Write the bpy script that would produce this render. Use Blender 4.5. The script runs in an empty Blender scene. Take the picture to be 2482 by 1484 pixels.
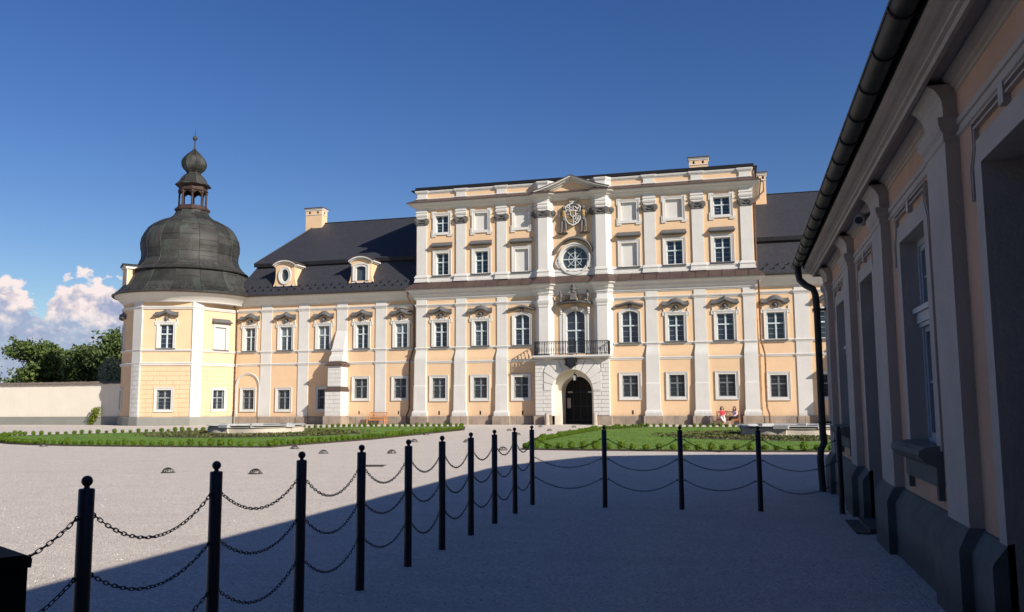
import bpy, math, random
from mathutils import Vector, Matrix
R = math.radians; PI = math.pi
random.seed(7)
sc = bpy.context.scene
col = sc.collection

# ---------------------------------------------------------------- camera
F_PX, PITCH, YAW, ROLL = 2073.67, .112964, .259733, -.0057865
fw = Vector((-math.sin(YAW)*math.cos(PITCH), math.cos(YAW)*math.cos(PITCH), math.sin(PITCH)))
r0 = Vector((math.cos(YAW), math.sin(YAW), 0)); u0 = r0.cross(fw)
rr = math.cos(ROLL)*r0 + math.sin(ROLL)*u0
uu = -math.sin(ROLL)*r0 + math.cos(ROLL)*u0
cd = bpy.data.cameras.new("camera"); cam = bpy.data.objects.new("camera", cd); col.objects.link(cam)
m = Matrix((rr, uu, -fw)).transposed().to_4x4(); m.translation = Vector((0, 0, 1.6))
cam.matrix_world = m
cd.sensor_width = 36; cd.lens = F_PX/2481*36; cd.clip_start = .05; cd.clip_end = 3000
sc.camera = cam

# ---------------------------------------------------------------- light
sun_dir = Vector((1.70, -.90, 1.0)).normalized()
sun_el = math.asin(sun_dir.z); sun_az = math.atan2(sun_dir.x, sun_dir.y)
sd = bpy.data.lights.new("sun", 'SUN'); sd.energy = 5.0; sd.angle = R(.53); sd.color = (1, .93, .84)
so = bpy.data.objects.new("sun", sd); col.objects.link(so)
so.rotation_euler = sun_dir.to_track_quat('Z', 'Y').to_euler(); so.location = (40, -30, 60)
sc.view_settings.view_transform = 'Standard'; sc.view_settings.look = 'None'
sc.view_settings.exposure = .54; sc.view_settings.gamma = 1
sc.render.film_transparent = False
sc.cycles.max_bounces = 5; sc.cycles.diffuse_bounces = 3; sc.cycles.glossy_bounces = 2

class NT:
    """tiny node-tree helper"""
    def __init__(s, tree): s.t = tree; s.n = tree.nodes; s.l = tree.links
    def new(s, typ, **kw):
        n = s.n.new(typ)
        for k, v in kw.items(): setattr(n, k, v)
        return n
    def link(s, a, b): s.l.new(a, b)
    def math(s, op, a, b=None, c=None, clamp=False):
        n = s.n.new('ShaderNodeMath'); n.operation = op; n.use_clamp = clamp
        for i, v in enumerate((a, b, c)):
            if v is None: continue
            if isinstance(v, (int, float)): n.inputs[i].default_value = v
            else: s.l.new(v, n.inputs[i])
        return n.outputs[0]
    def ramp(s, fac, stops, interp='LINEAR'):
        n = s.n.new('ShaderNodeValToRGB'); n.color_ramp.interpolation = interp
        e = n.color_ramp.elements
        while len(e) < len(stops): e.new(.5)
        for k, (p, c) in zip(e, stops):
            k.position = p; k.color = (c if isinstance(c, tuple) else (c, c, c)) + (1,)
        s.l.new(fac, n.inputs[0]); return n.outputs[0]
    def noise(s, vec, scale, detail=4, rough=.55, dist=0):
        n = s.n.new('ShaderNodeTexNoise'); n.inputs['Scale'].default_value = scale
        n.inputs['Detail'].default_value = detail; n.inputs['Roughness'].default_value = rough
        n.inputs['Distortion'].default_value = dist
        if vec is not None: s.l.new(vec, n.inputs['Vector'])
        return n.outputs['Fac']
    def mix(s, fac, a, b, mode='MIX'):
        n = s.n.new('ShaderNodeMix'); n.data_type = 'RGBA'; n.blend_type = mode
        for sock, v in ((n.inputs[0], fac), (n.inputs[6], a), (n.inputs[7], b)):
            if isinstance(v, (int, float)): sock.default_value = v
            elif isinstance(v, tuple): sock.default_value = v + (1,)
            else: s.l.new(v, sock)
        return n.outputs[2]

# world: physical sky with a bank of cumulus low in the west
w = bpy.data.worlds.new("World"); sc.world = w; w.use_nodes = True
t = NT(w.node_tree); t.n.clear()
sky = t.new('ShaderNodeTexSky', sky_type='NISHITA'); sky.sun_disc = False
sky.sun_elevation = sun_el; sky.sun_rotation = sun_az
sky.altitude = 200; sky.air_density = 1.1; sky.dust_density = .25; sky.ozone_density = 3.2
tc = t.new('ShaderNodeTexCoord'); sep = t.new('ShaderNodeSeparateXYZ'); t.link(tc.outputs['Generated'], sep.inputs[0])
az = t.math('ARCTAN2', sep.outputs[0], sep.outputs[1])           # 0 = +Y, negative to the left
el = t.math('ARCSINE', sep.outputs[2])
azd = t.math('MULTIPLY', az, 180/PI); eld = t.math('MULTIPLY', el, 180/PI)
cmb = t.new('ShaderNodeCombineXYZ'); t.link(azd, cmb.inputs[0]); t.link(t.math('MULTIPLY', eld, 1.25), cmb.inputs[1])
P = cmb.outputs[0]
u = t.math('DIVIDE', t.math('ADD', azd, 54), 24)                   # -54..-30 deg -> 0..1
H = t.ramp(u, [(0, .62), (.28, .70), (.345, .76), (.385, .68), (.425, .56), (.455, .72), (.50, .80), (.56, .78), (.61, .71), (.66, .72), (.71, .60), (.80, .40), (.9, .20), (1, .02)])
Hd = t.math('MULTIPLY', H, 10.9)
n1 = t.noise(P, .85, 7, .56, .25); n2 = t.noise(P, 2.6, 6, .58)
vo = t.new('ShaderNodeTexVoronoi', feature='SMOOTH_F1'); vo.inputs['Scale'].default_value = 1.05
vo.inputs['Smoothness'].default_value = .35; vo.inputs['Detail'].default_value = 2.2; vo.inputs['Roughness'].default_value = .6
t.link(P, vo.inputs['Vector'])
puff = t.math('SUBTRACT', .55, vo.outputs['Distance'])
top = t.math('ADD', Hd, t.math('ADD', t.math('MULTIPLY', t.math('SUBTRACT', n1, .5), 2.6), t.math('MULTIPLY', puff, 1.5)))
top = t.math('ADD', top, t.math('MULTIPLY', t.math('SUBTRACT', n2, .5), .9))
dens = t.math('MULTIPLY', t.math('SUBTRACT', top, eld), 1.9, clamp=True)
# lit, rounded tops over blue-grey flat undersides
cell = t.math('SUBTRACT', t.noise(P, .62, 5, .6, .5), .5)
lit = t.math('ADD', t.math('MULTIPLY', t.math('SUBTRACT', eld, 4.3), .30), t.math('MULTIPLY', cell, 3.2))
lit = t.math('ADD', lit, t.math('MULTIPLY', puff, .85)); lit = t.math('ADD', lit, t.math('MULTIPLY', t.math('SUBTRACT', n2, .5), .7))
lit = t.math('MULTIPLY', t.math('ADD', lit, .52), 1.0, clamp=True)
ccol = t.ramp(lit, [(0, (4.2, 4.9, 7.0)), (.3, (5.8, 6.0, 7.7)), (.62, (8.4, 7.7, 8.2)), (1, (11.5, 10.0, 9.7))])
low = t.math('MULTIPLY', t.math('SUBTRACT', n1, .36), 3.2, clamp=True)          # gaps low down
gap = t.math('MAXIMUM', low, t.math('MULTIPLY', t.math('SUBTRACT', eld, 4.6), .9, clamp=True))
alpha = t.math('MULTIPLY', dens, t.math('MULTIPLY_ADD', gap, .25, .75))
alpha = t.math('MULTIPLY', alpha, t.math('GREATER_THAN', eld, -1))
hs = t.new('ShaderNodeHueSaturation'); hs.inputs['Saturation'].default_value = 1.27; hs.inputs['Value'].default_value = 1.14; hs.inputs['Hue'].default_value = .518
t.link(sky.outputs[0], hs.inputs['Color'])
mixc = t.mix(alpha, hs.outputs[0], ccol)
bg = t.new('ShaderNodeBackground'); bg.inputs[1].default_value = .058
t.link(mixc, bg.inputs[0]); ow = t.new('ShaderNodeOutputWorld'); t.link(bg.outputs[0], ow.inputs[0])

# ---------------------------------------------------------------- materials
MAT = {}
def material(name, base, rough=.8, metal=0, var=.12, scale=3.0, spec=.3, bump=0, bscale=40, second=None, extra=None):
    if name in MAT: return MAT[name]
    mt = bpy.data.materials.new(name); mt.use_nodes = True
    q = NT(mt.node_tree); q.n.clear()
    out = q.new('ShaderNodeOutputMaterial'); b = q.new('ShaderNodeBsdfPrincipled'); q.link(b.outputs[0], out.inputs[0])
    b.inputs['Roughness'].default_value = rough; b.inputs['Metallic'].default_value = metal
    b.inputs['Specular IOR Level'].default_value = spec
    tcn = q.new('ShaderNodeTexCoord'); v = tcn.outputs['Object']
    n = q.noise(v, scale, 6, .6)
    lo = tuple(c*(1-var) for c in base); hi = tuple(min(1, c*(1+var)) for c in base)
    c = q.ramp(n, [(.3, lo), (.7, second if second else hi)])
    if extra: c = extra(q, v, c, b) or c
    q.link(c, b.inputs['Base Color'])
    if bump:
        bn = q.new('ShaderNodeBump'); bn.inputs['Strength'].default_value = bump; bn.inputs['Distance'].default_value = .01
        q.link(q.noise(v, bscale, 4, .6), bn.inputs['Height']); q.link(bn.outputs[0], b.inputs['Normal'])
    MAT[name] = mt; return mt

def grime(amount, zlo, zhi, tint):
    """rain-splash dirt with an irregular edge near the foot of a wall, plus faint vertical streaks"""
    def f(q, v, c, b):
        mp = q.new('ShaderNodeMapping'); mp.inputs['Scale'].default_value = (2.2, 2.2, .18); q.link(v, mp.inputs['Vector'])
        st = q.ramp(q.noise(mp.outputs[0], 1.6, 5, .65), [(.48, 0.0), (.75, 1.0)])
        f1 = q.math('MULTIPLY', st, amount)
        c = q.mix(f1, c, tint)
        # rain splash close to the ground, with a ragged upper edge
        sp = q.new('ShaderNodeSeparateXYZ'); q.link(v, sp.inputs[0])
        hz = q.math('ADD', sp.outputs[2], q.math('MULTIPLY', q.noise(v, 2.4, 6, .7), -1.1))
        sf = q.ramp(hz, [(.0, 1.0), (.42, 0.0)])
        c = q.mix(q.math('MULTIPLY', sf, min(.5, amount*1.4)), c, tuple(k*.72 for k in tint))
        return c
    return f
peach = material('peach_stucco', (.675, .468, .285), .88, var=.05, scale=.9, bump=.25, bscale=55, extra=grime(.30, 0, 2, (.58, .40, .255)))
white = material('white_plaster', (.575, .555, .515), .85, var=.05, scale=1.1, bump=.2, bscale=60, extra=grime(.28, 0, 2, (.46, .44, .41)))
peachR = material('shade_toned_peach_stucco', (.56, .345, .225), .9, var=.10, scale=1.4, bump=.8, bscale=32, extra=grime(.15, 0, 2, (.55, .38, .27)))  # side building's peach, made darker and pinker to put its shade into the colour
whiteR = material('shade_toned_white_plaster', (.475, .415, .35), .88, var=.10, scale=1.6, bump=.8, bscale=32, extra=grime(.16, 0, 2, (.42, .41, .39)))  # white plaster lowered in tone so the side building sits deeper in shade
plinthR = None
cream = material('cream_wall_plaster', (.71, .645, .53), .9, var=.04, scale=.7, bump=.25, bscale=40, extra=grime(.12, 0, 2, (.55, .49, .39)))
def stone_extra(q, v, c, b):
    sp = q.new('ShaderNodeSeparateXYZ'); q.link(v, sp.inputs[0])
    jx = q.math('FRACT', q.math('MULTIPLY', q.math('ADD', sp.outputs[0], sp.outputs[1]), .86))
    j = q.math('LESS_THAN', jx, .022)
    n = q.noise(v, 9, 5, .7); st = q.ramp(n, [(.5, 0.0), (.68, 1.0)])
    c = q.mix(q.math('MULTIPLY', st, .35), c, (.16, .15, .09))
    return q.mix(j, c, (.12, .10, .08))
def dirty_foot(q, v, c, b):
    sp = q.new('ShaderNodeSeparateXYZ'); q.link(v, sp.inputs[0])
    hz = q.math('ADD', sp.outputs[2], q.math('MULTIPLY', q.noise(v, 5, 6, .7), -.35))
    n = q.ramp(q.noise(v, 1.3, 6, .65, .4), [(.5, 0.0), (.72, .5)])
    c = q.mix(n, c, (.080, .090, .080)); return q.mix(q.ramp(hz, [(.0, .75), (.16, 0.0)]), c, (.06, .06, .054))
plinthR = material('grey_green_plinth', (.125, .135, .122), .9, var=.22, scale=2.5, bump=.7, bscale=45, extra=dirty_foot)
sandstone = material('plinth_sandstone', (.27, .22, .175), .92, var=.25, scale=1.3, second=(.37, .29, .225), bump=.5, bscale=18, extra=stone_extra)
greyplinth = material('grey_painted_plinth', (.235, .232, .205), .9, var=.06, scale=1.2, bump=.2)
hoodgrey = material('grey_lead_hood', (.105, .103, .104), .55, var=.12, scale=3, spec=.4)
darkstone = material('weathered_carved_stone', (.125, .118, .113), .85, var=.3, scale=6, bump=.5, bscale=30)
def slate_extra(q, v, c, b):
    sp = q.new('ShaderNodeSeparateXYZ'); q.link(v, sp.inputs[0])
    cb = q.new('ShaderNodeCombineXYZ'); q.link(sp.outputs[0], cb.inputs[0]); q.link(q.math('MULTIPLY', sp.outputs[2], 1.35), cb.inputs[1])
    br = q.new('ShaderNodeTexBrick'); br.inputs['Scale'].default_value = 3.4; br.inputs['Mortar Size'].default_value = .018
    br.inputs['Color1'].default_value = (.030, .031, .038, 1); br.inputs['Color2'].default_value = (.052, .052, .060, 1)
    br.inputs['Mortar'].default_value = (.012, .012, .016, 1); br.inputs['Bias'].default_value = -.1
    q.link(cb.outputs[0], br.inputs['Vector'])
    return q.mix(.75, c, br.outputs[0])
slate = material('slate_roof', (.036, .036, .043), .55, var=.15, scale=1.2, extra=slate_extra, spec=.35)
copperb = material('brown_copper_sheet', (.088, .058, .049), .5, var=.22, scale=1.6, spec=.4, metal=.15)
def patina_extra(q, v, c, b):
    n = q.ramp(q.noise(v, .7, 6, .65, .6), [(.5, 0.0), (.72, 1.0)])
    mp = q.new('ShaderNodeMapping'); mp.inputs['Scale'].default_value = (3, 3, .5); q.link(v, mp.inputs['Vector'])
    n2 = q.ramp(q.noise(mp.outputs[0], 1.2, 6, .7), [(.55, 0.0), (.75, 1.0)])
    c = q.mix(q.math('MULTIPLY', n, .55), c, (.06, .082, .066))
    c = q.mix(q.math('MULTIPLY', n2, .5), c, (.10, .125, .10))
    # every sheet weathers a little differently: staggered panels round the axis
    sp = q.new('ShaderNodeSeparateXYZ'); q.link(v, sp.inputs[0])
    an = q.math('FLOOR', q.math('MULTIPLY', q.math('ARCTAN2', sp.outputs[1], sp.outputs[0]), 16/(2*math.pi)))
    hz = q.math('FLOOR', q.math('ADD', q.math('MULTIPLY', sp.outputs[2], 1.1), q.math('MULTIPLY', q.math('FRACT', q.math('MULTIPLY', an, .381)), 1.0)))
    cb = q.new('ShaderNodeCombineXYZ'); q.link(an, cb.inputs[0]); q.link(hz, cb.inputs[1])
    wn = q.new('ShaderNodeTexWhiteNoise'); q.link(cb.outputs[0], wn.inputs['Vector'])
    hv = q.new('ShaderNodeHueSaturation'); q.link(c, hv.inputs['Color']); q.link(q.math('MULTIPLY_ADD', wn.outputs['Value'], .7, .62), hv.inputs['Value'])
    return hv.outputs[0]
patina = material('patinated_copper', (.036, .034, .031), .6, var=.3, scale=1.1, spec=.3, metal=.05, extra=patina_extra)
gutterm = material('dark_copper_gutter', (.055, .045, .036), .45, var=.3, scale=5, metal=.35, spec=.5)
pipem = material('brown_copper_pipe', (.115, .055, .035), .45, var=.3, scale=4, metal=.3, spec=.5)
lantern_wood = material('dark_brown_lantern_wood', (.045, .026, .021), .7, var=.3, scale=5)
blackroof = material('black_roof_edge', (.014, .014, .016), .5, var=.2)
sash = material('pale_sash_paint', (.50, .56, .56), .5, var=.03, spec=.4)
iron = material('black_iron', (.012, .0125, .016), .45, var=.2, scale=20, spec=.4)
ironlight = material('weathered_grille_iron', (.045, .05, .055), .4, var=.3, scale=20, spec=.5, metal=.2)
doorm = material('near_black_gate_wood', (.006, .007, .0065), .7, var=.3, scale=4)
wood = material('orange_bench_wood', (.47, .20, .065), .55, var=.25, scale=9)
wood2 = material('reddish_bench_wood', (.36, .13, .05), .55, var=.25, scale=9)
fountst = material('pale_fountain_stone', (.50, .44, .35), .85, var=.1, scale=2.5, bump=.4, bscale=20)
fountcap = material('grey_fountain_coping', (.37, .37, .35), .7, var=.1, scale=3, bump=.3, bscale=20)
glass = material('window_glass', (.018, .026, .040), .06, var=.3, scale=.8, spec=.65)
duskglass = material('curtained_window_glass', (.055, .065, .075), .1, var=.3, scale=.8, spec=.6)
blindm = material('grey_blind_behind_glass', (.16, .18, .19), .25, var=.1, scale=2, spec=.6)
soil = material('dark_soil', (.05, .037, .028), .95, var=.3, scale=10)
tiles = material('brown_wall_tiles', (.17, .13, .10), .8, var=.35, scale=6, bump=.6, bscale=12)
binm = material('matte_black_paint', (.006, .006, .006), .8, var=.2, spec=.15)
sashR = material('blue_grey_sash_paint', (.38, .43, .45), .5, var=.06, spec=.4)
greendoor = material('dark_green_door_paint', (.030, .042, .038), .55, var=.15, scale=2)
gutterR = material('dark_weathered_gutter', (.036, .036, .029), .55, var=.35, scale=4, metal=.2, spec=.3)
greym = material('light_grey_metal', (.32, .32, .32), .4, var=.05)
fountstD = material('weathered_grey_stone', (.36, .31, .25), .9, var=.25, scale=5, bump=.5)
def gold(): return material('dull_gilding', (.24, .155, .055), .5, var=.3, scale=10)

def leaf_mat(name, a, bcol, sc_=3.0):
    mt = bpy.data.materials.new(name); mt.use_nodes = True; q = NT(mt.node_tree); q.n.clear()
    out = q.new('ShaderNodeOutputMaterial'); b = q.new('ShaderNodeBsdfPrincipled'); b.inputs['Roughness'].default_value = .6
    b.inputs['Specular IOR Level'].default_value = .25
    tr = q.new('ShaderNodeBsdfTranslucent'); mx = q.new('ShaderNodeMixShader'); mx.inputs[0].default_value = .3
    g = q.new('ShaderNodeNewGeometry'); oi = q.new('ShaderNodeObjectInfo')
    f = q.math('ADD', q.math('MULTIPLY', g.outputs['Random Per Island'], .75), q.math('MULTIPLY', oi.outputs['Random'], .35), clamp=True)
    c = q.ramp(f, [(0, a), (1, bcol)])
    q.link(c, b.inputs['Base Color']); q.link(c, tr.inputs[0]); q.link(b.outputs[0], mx.inputs[1]); q.link(tr.outputs[0], mx.inputs[2])
    q.link(mx.outputs[0], out.inputs[0]); MAT[name] = mt; return mt
leaf_tree = leaf_mat('tree_leaves', (.052, .090, .024), (.14, .19, .052))
leaf_acacia = leaf_mat('light_tree_leaves', (.045, .080, .022), (.13, .17, .055))
leaf_box = leaf_mat('box_leaves', (.060, .120, .010), (.17, .26, .018))
leaf_vine = leaf_mat('vine_leaves', (.10, .16, .015), (.26, .30, .03))
leaf_mound = leaf_mat('mound_leaves', (.065, .105, .026), (.165, .145, .055))
leaf_grass = leaf_mat('grass_blades', (.075, .145, .014), (.15, .24, .026))
bark = material('bark', (.09, .07, .05), .95, var=.3, scale=8, bump=.6)

def gravel_mat():
    mt = bpy.data.materials.new('pale_gravel'); mt.use_nodes = True; q = NT(mt.node_tree); q.n.clear()
    out = q.new('ShaderNodeOutputMaterial'); b = q.new('ShaderNodeBsdfPrincipled'); q.link(b.outputs[0], out.inputs[0])
    b.inputs['Roughness'].default_value = .95; b.inputs['Specular IOR Level'].default_value = .15
    tcn = q.new('ShaderNodeTexCoord'); v = tcn.outputs['Object']
    big = q.noise(v, .12, 5, .6); mid = q.noise(v, 1.4, 5, .65)
    vor = q.new('ShaderNodeTexVoronoi'); vor.inputs['Scale'].default_value = 58; q.link(v, vor.inputs['Vector'])
    sp = q.new('ShaderNodeSeparateColor'); q.link(vor.outputs['Color'], sp.inputs[0])
    vor2 = q.new('ShaderNodeTexVoronoi'); vor2.inputs['Scale'].default_value = 34; q.link(v, vor2.inputs['Vector'])
    sp2 = q.new('ShaderNodeSeparateColor'); q.link(vor2.outputs['Color'], sp2.inputs[0])
    c = q.ramp(sp.outputs[0], [(0, (.42, .37, .33)), (.3, (.57, .50, .43)), (.75, (.67, .60, .50)), (1, (.78, .72, .63))])
    c = q.mix(q.ramp(mid, [(.35, .30), (.65, 0.0)]), c, (.46, .405, .36))
    c = q.mix(q.ramp(big, [(.35, 0.0), (.7, .30)]), c, (.66, .57, .48))
    peb = q.math('GREATER_THAN', sp2.outputs[1], .975)
    c = q.mix(q.math('MULTIPLY', peb, .38), c, (.16, .14, .13))
    peb2 = q.math('GREATER_THAN', sp2.outputs[2], .97)
    c = q.mix(q.math('MULTIPLY', peb2, .55), c, (.72, .70, .67))
    # raking / wheel lines: soft long streaks
    mp = q.new('ShaderNodeMapping'); mp.inputs['Scale'].default_value = (.25, 1.6, 1); mp.inputs['Rotation'].default_value = (0, 0, .35); q.link(v, mp.inputs['Vector'])
    c = q.mix(q.ramp(q.noise(mp.outputs[0], 1.3, 6, .6), [(.50, 0.0), (.66, .34)]), c, (.49, .43, .365))
    q.link(c, b.inputs['Base Color'])
    bn = q.new('ShaderNodeBump'); bn.inputs['Strength'].default_value = .85; bn.inputs['Distance'].default_value = .012
    h = q.math('ADD', q.math('MULTIPLY', vor.outputs['Distance'], -1.2), q.math('ADD', q.math('MULTIPLY', sp.outputs[1], .5), q.math('MULTIPLY', mid, 1.2)))
    q.link(h, bn.inputs['Height']); q.link(bn.outputs[0], b.inputs['Normal'])
    return mt
gravel = gravel_mat()

# ---------------------------------------------------------------- mesh helpers
LOC = {}
class MB:
    def __init__(s, F=None): s.v = []; s.f = []; s.F = F
    def add(s, pts):
        i = len(s.v)
        s.v.extend(s.F(*p) for p in pts) if s.F else s.v.extend(tuple(p) for p in pts)
        return i
    def face(s, pts): i = s.add(pts); s.f.append(tuple(range(i, i+len(pts))))
    def box(s, x0, x1, y0, y1, z0, z1):
        i = s.add([(x0, y0, z0), (x1, y0, z0), (x1, y1, z0), (x0, y1, z0), (x0, y0, z1), (x1, y0, z1), (x1, y1, z1), (x0, y1, z1)])
        s.f += [(i, i+3, i+2, i+1), (i+4, i+5, i+6, i+7), (i, i+1, i+5, i+4), (i+1, i+2, i+6, i+5), (i+2, i+3, i+7, i+6), (i+3, i, i+4, i+7)]
    def rings(s, rings, close=True, cap=True):
        n = len(rings[0]); i0 = s.add([p for r in rings for p in r])
        for k in range(len(rings)-1):
            a = i0+k*n; b = a+n
            for j in range(n if close else n-1):
                j2 = (j+1) % n; s.f.append((a+j, a+j2, b+j2, b+j))
        if cap and close: s.f.append(tuple(range(i0+n-1, i0-1, -1))); s.f.append(tuple(range(i0+(len(rings)-1)*n, i0+len(rings)*n)))
    def secs(s, uc, secs, d_in=.05):
        """stack of rectangular sections (z, half width, outward depth) on a wall plane, centre uc"""
        s.rings([[(uc-h, d_in, z), (uc-h, -d, z), (uc+h, -d, z), (uc+h, d_in, z)] for z, h, d in secs])
    def prism(s, poly, d0, d1):
        """2-D polygon (u,z) extruded in depth"""
        s.rings([[(u, d0, z) for u, z in poly], [(u, d1, z) for u, z in poly]])
    def lathe(s, c, prof, n=24, a0=0, cap=True, closed=True):
        s.rings([[(c[0]+r*math.cos(a0+2*PI*k/n), c[1]+r*math.sin(a0+2*PI*k/n), c[2]+z) for k in range(n)] for r, z in prof], cap=cap)
    def tube(s, pts, r, n=8, cap=True):
        pts = [Vector(p) for p in pts]; rs = r if isinstance(r, (list, tuple)) else [r]*len(pts); rg = []
        up = None
        for i, p in enumerate(pts):
            d = (pts[min(i+1, len(pts)-1)]-pts[max(i-1, 0)]).normalized()
            if up is None: up = Vector((0, 0, 1)) if abs(d.z) < .9 else Vector((1, 0, 0))
            a = d.cross(up).normalized(); up = a.cross(d).normalized()
            rg.append([tuple(p+rs[i]*(math.cos(2*PI*k/n)*a+math.sin(2*PI*k/n)*up)) for k in range(n)])
        s.rings(rg, cap=cap)
    def ball(s, c, rx, ry=None, rz=None, n=12, m_=8):
        ry = rx if ry is None else ry; rz = rx if rz is None else rz
        rg = []
        for i in range(1, m_):
            a = PI*i/m_
            rg.append([(c[0]+rx*math.sin(a)*math.cos(2*PI*k/n), c[1]+ry*math.sin(a)*math.sin(2*PI*k/n), c[2]-rz*math.cos(a)) for k in range(n)])
        s.rings(rg)
    def sweep(s, path, prof, closed=False, cap=True):
        """profile [(outward, z)] along plan path; outward is to the right of the walking direction"""
        n = len(path); off = []
        for i in range(n):
            p = Vector(path[i])
            a = (p-Vector(path[i-1])).normalized() if (i > 0 or closed) else None
            b = (Vector(path[(i+1) % n])-p).normalized() if (i < n-1 or closed) else None
            if a is None: a = b
            if b is None: b = a
            na = Vector((a.y, -a.x)); nb = Vector((b.y, -b.x)); mm = (na+nb)
            mm = na if mm.length < 1e-6 else mm.normalized()
            off.append(mm/max(.3, mm.dot(na)))
        rg = [[(path[i][0]+off[i].x*d, path[i][1]+off[i].y*d, z) for d, z in prof] for i in range(n)]
        if closed: rg.append(rg[0])
        n2 = len(prof); i0 = s.add([p for r_ in rg for p in r_])
        for k in range(len(rg)-1):
            a = i0+k*n2; b = a+n2
            for j in range(n2-1): s.f.append((a+j, b+j, b+j+1, a+j+1))
        if cap and not closed:
            s.f.append(tuple(range(i0, i0+n2))); s.f.append(tuple(range(i0+(len(rg)-1)*n2+n2-1, i0+(len(rg)-1)*n2-1, -1)))
    def build(s, name, mat, parent=None, smooth=False, loc=None, label=None):
        L = Vector(LOC.get(parent.name, (0, 0, 0))) if parent else Vector(loc or (0, 0, 0))
        me = bpy.data.meshes.new(name)
        me.from_pydata([(a-L.x, b-L.y, c-L.z) for a, b, c in s.v], [], s.f); me.validate(); me.update()
        if smooth:
            me.polygons.foreach_set('use_smooth', [True]*len(me.polygons))
            try: me.set_sharp_from_angle(angle=R(smooth if smooth > 1 else 40))
            except Exception: pass
        me.materials.append(mat)
        o = bpy.data.objects.new(name, me); col.objects.link(o)
        if parent: o.parent = parent
        else: o.location = L
        LOC[o.name] = tuple(L)
        if label: o['label'] = label
        return o
def tag(o, label=None, cat=None, group=None, kind=None):
    if label: o['label'] = label
    if cat: o['category'] = cat
    if group: o['group'] = group
    if kind: o['kind'] = kind
    return o
def empty(name, loc, label, cat, group=None, rz=0):
    o = bpy.data.objects.new(name, None); col.objects.link(o); o.location = loc; o.rotation_euler.z = rz
    o.empty_display_size = .3; LOC[o.name] = tuple(loc); return tag(o, label, cat, group)
def copy_tree(o, parent=None):
    c = o.copy(); col.objects.link(c)
    if parent: c.parent = parent
    for ch in [x for x in bpy.data.objects if x.parent == o]: copy_tree(ch, c)
    return c
def arc_pts(x0, x1, zs, rise, n=14):
    """points of a segmental / round arch from (x0,zs) to (x1,zs)"""
    w_ = (x1-x0)/2; cx = (x0+x1)/2
    if rise >= w_*.999: return [(cx-w_*math.cos(PI*k/n), zs+rise*math.sin(PI*k/n)) for k in range(n+1)]
    r_ = (w_*w_+rise*rise)/(2*rise); a = math.asin(w_/r_)
    return [(cx+r_*math.sin(-a+2*a*k/n), zs+rise-r_+r_*math.cos(-a+2*a*k/n)) for k in range(n+1)]
def wall_holes(mb, x0, x1, z0, z1, holes, dfun=lambda z: 0.0, zx=()):
    """wall sheet on plane d=dfun(z) with rectangular holes (x0,x1,z0,z1,rise); arched heads get spandrels"""
    xs = sorted({x0, x1, *[h[0] for h in holes], *[h[1] for h in holes]})
    zs = sorted({z0, z1, *[h[2] for h in holes], *[h[3] for h in holes], *zx})
    xs = [x for x in xs if x0 <= x <= x1]; zs = [z for z in zs if z0 <= z <= z1]
    for i in range(len(xs)-1):
        for j in range(len(zs)-1):
            a, b, c, d = xs[i], xs[i+1], zs[j], zs[j+1]; mx, mz = (a+b)/2, (c+d)/2
            if any(h[0] < mx < h[1] and h[2] < mz < h[3] for h in holes): continue
            mb.face([(a, dfun(c), c), (b, dfun(c), c), (b, dfun(d), d), (a, dfun(d), d)])
    for h in holes:
        if len(h) > 4 and h[4]:
            ap = arc_pts(h[0], h[1], h[3]-h[4], h[4], 16); k = len(ap)//2
            for side, seq in ((0, ap[:k+1]), (1, ap[k:])):
                cx = h[0] if side == 0 else h[1]
                for p, q_ in zip(seq[:-1], seq[1:]):
                    mb.face([(cx, dfun(h[3]), h[3]), (p[0], dfun(p[1]), p[1]), (q_[0], dfun(q_[1]), q_[1])])
def frame_loop(x0, x1, z0, z1, rise=0):
    """outline of an opening (bottom-left, up, over, down)"""
    if rise: return [(x0, z0)] + arc_pts(x0, x1, z1-rise, rise) + [(x1, z0)]
    return [(x0, z0), (x0, z1), (x1, z1), (x1, z0)]
def ring_frame(mb, inner, outer, d0, d1, closed=True):
    """flat band between two outlines with the same point count, d0 front (negative=proud) to d1"""
    n = len(inner)
    for i in range(n if closed else n-1):
        j = (i+1) % n
        a, b, c, d = inner[i], inner[j], outer[j], outer[i]
        mb.face([(a[0], d0, a[1]), (b[0], d0, b[1]), (c[0], d0, c[1]), (d[0], d0, d[1])])
        mb.face([(a[0], d0, a[1]), (b[0], d0, b[1]), (b[0], d1, b[1]), (a[0], d1, a[1])])
        mb.face([(c[0], d0, c[1]), (d[0], d0, d[1]), (d[0], d1, d[1]), (c[0], d1, c[1])])
def ridge(mb, pts, w_, d0, d1):
    """raised line moulding along a polyline of (u,z), mitred at the bends"""
    n = len(pts); closed = pts[0] == pts[-1] and n > 3
    if closed: pts = pts[:-1]; n -= 1
    L = []
    for i in range(n):
        p = Vector(pts[i]); a = b = None
        if i > 0 or closed: a = (p-Vector(pts[i-1])).normalized()
        if i < n-1 or closed: b = (Vector(pts[(i+1) % n])-p).normalized()
        a = a or b; b = b or a
        na, nb = Vector((-a.y, a.x)), Vector((-b.y, b.x)); m_ = na+nb
        m_ = na if m_.length < 1e-4 else m_.normalized()
        o = m_/max(.35, m_.dot(na))*w_/2; L.append((p+o, p-o))
    rg = [[(a.x, d0, a.y), (b.x, d0, b.y), (b.x, d1, b.y), (a.x, d1, a.y)] for a, b in L]
    if closed: rg.append(rg[0])
    mb.rings(rg, cap=not closed)
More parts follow.
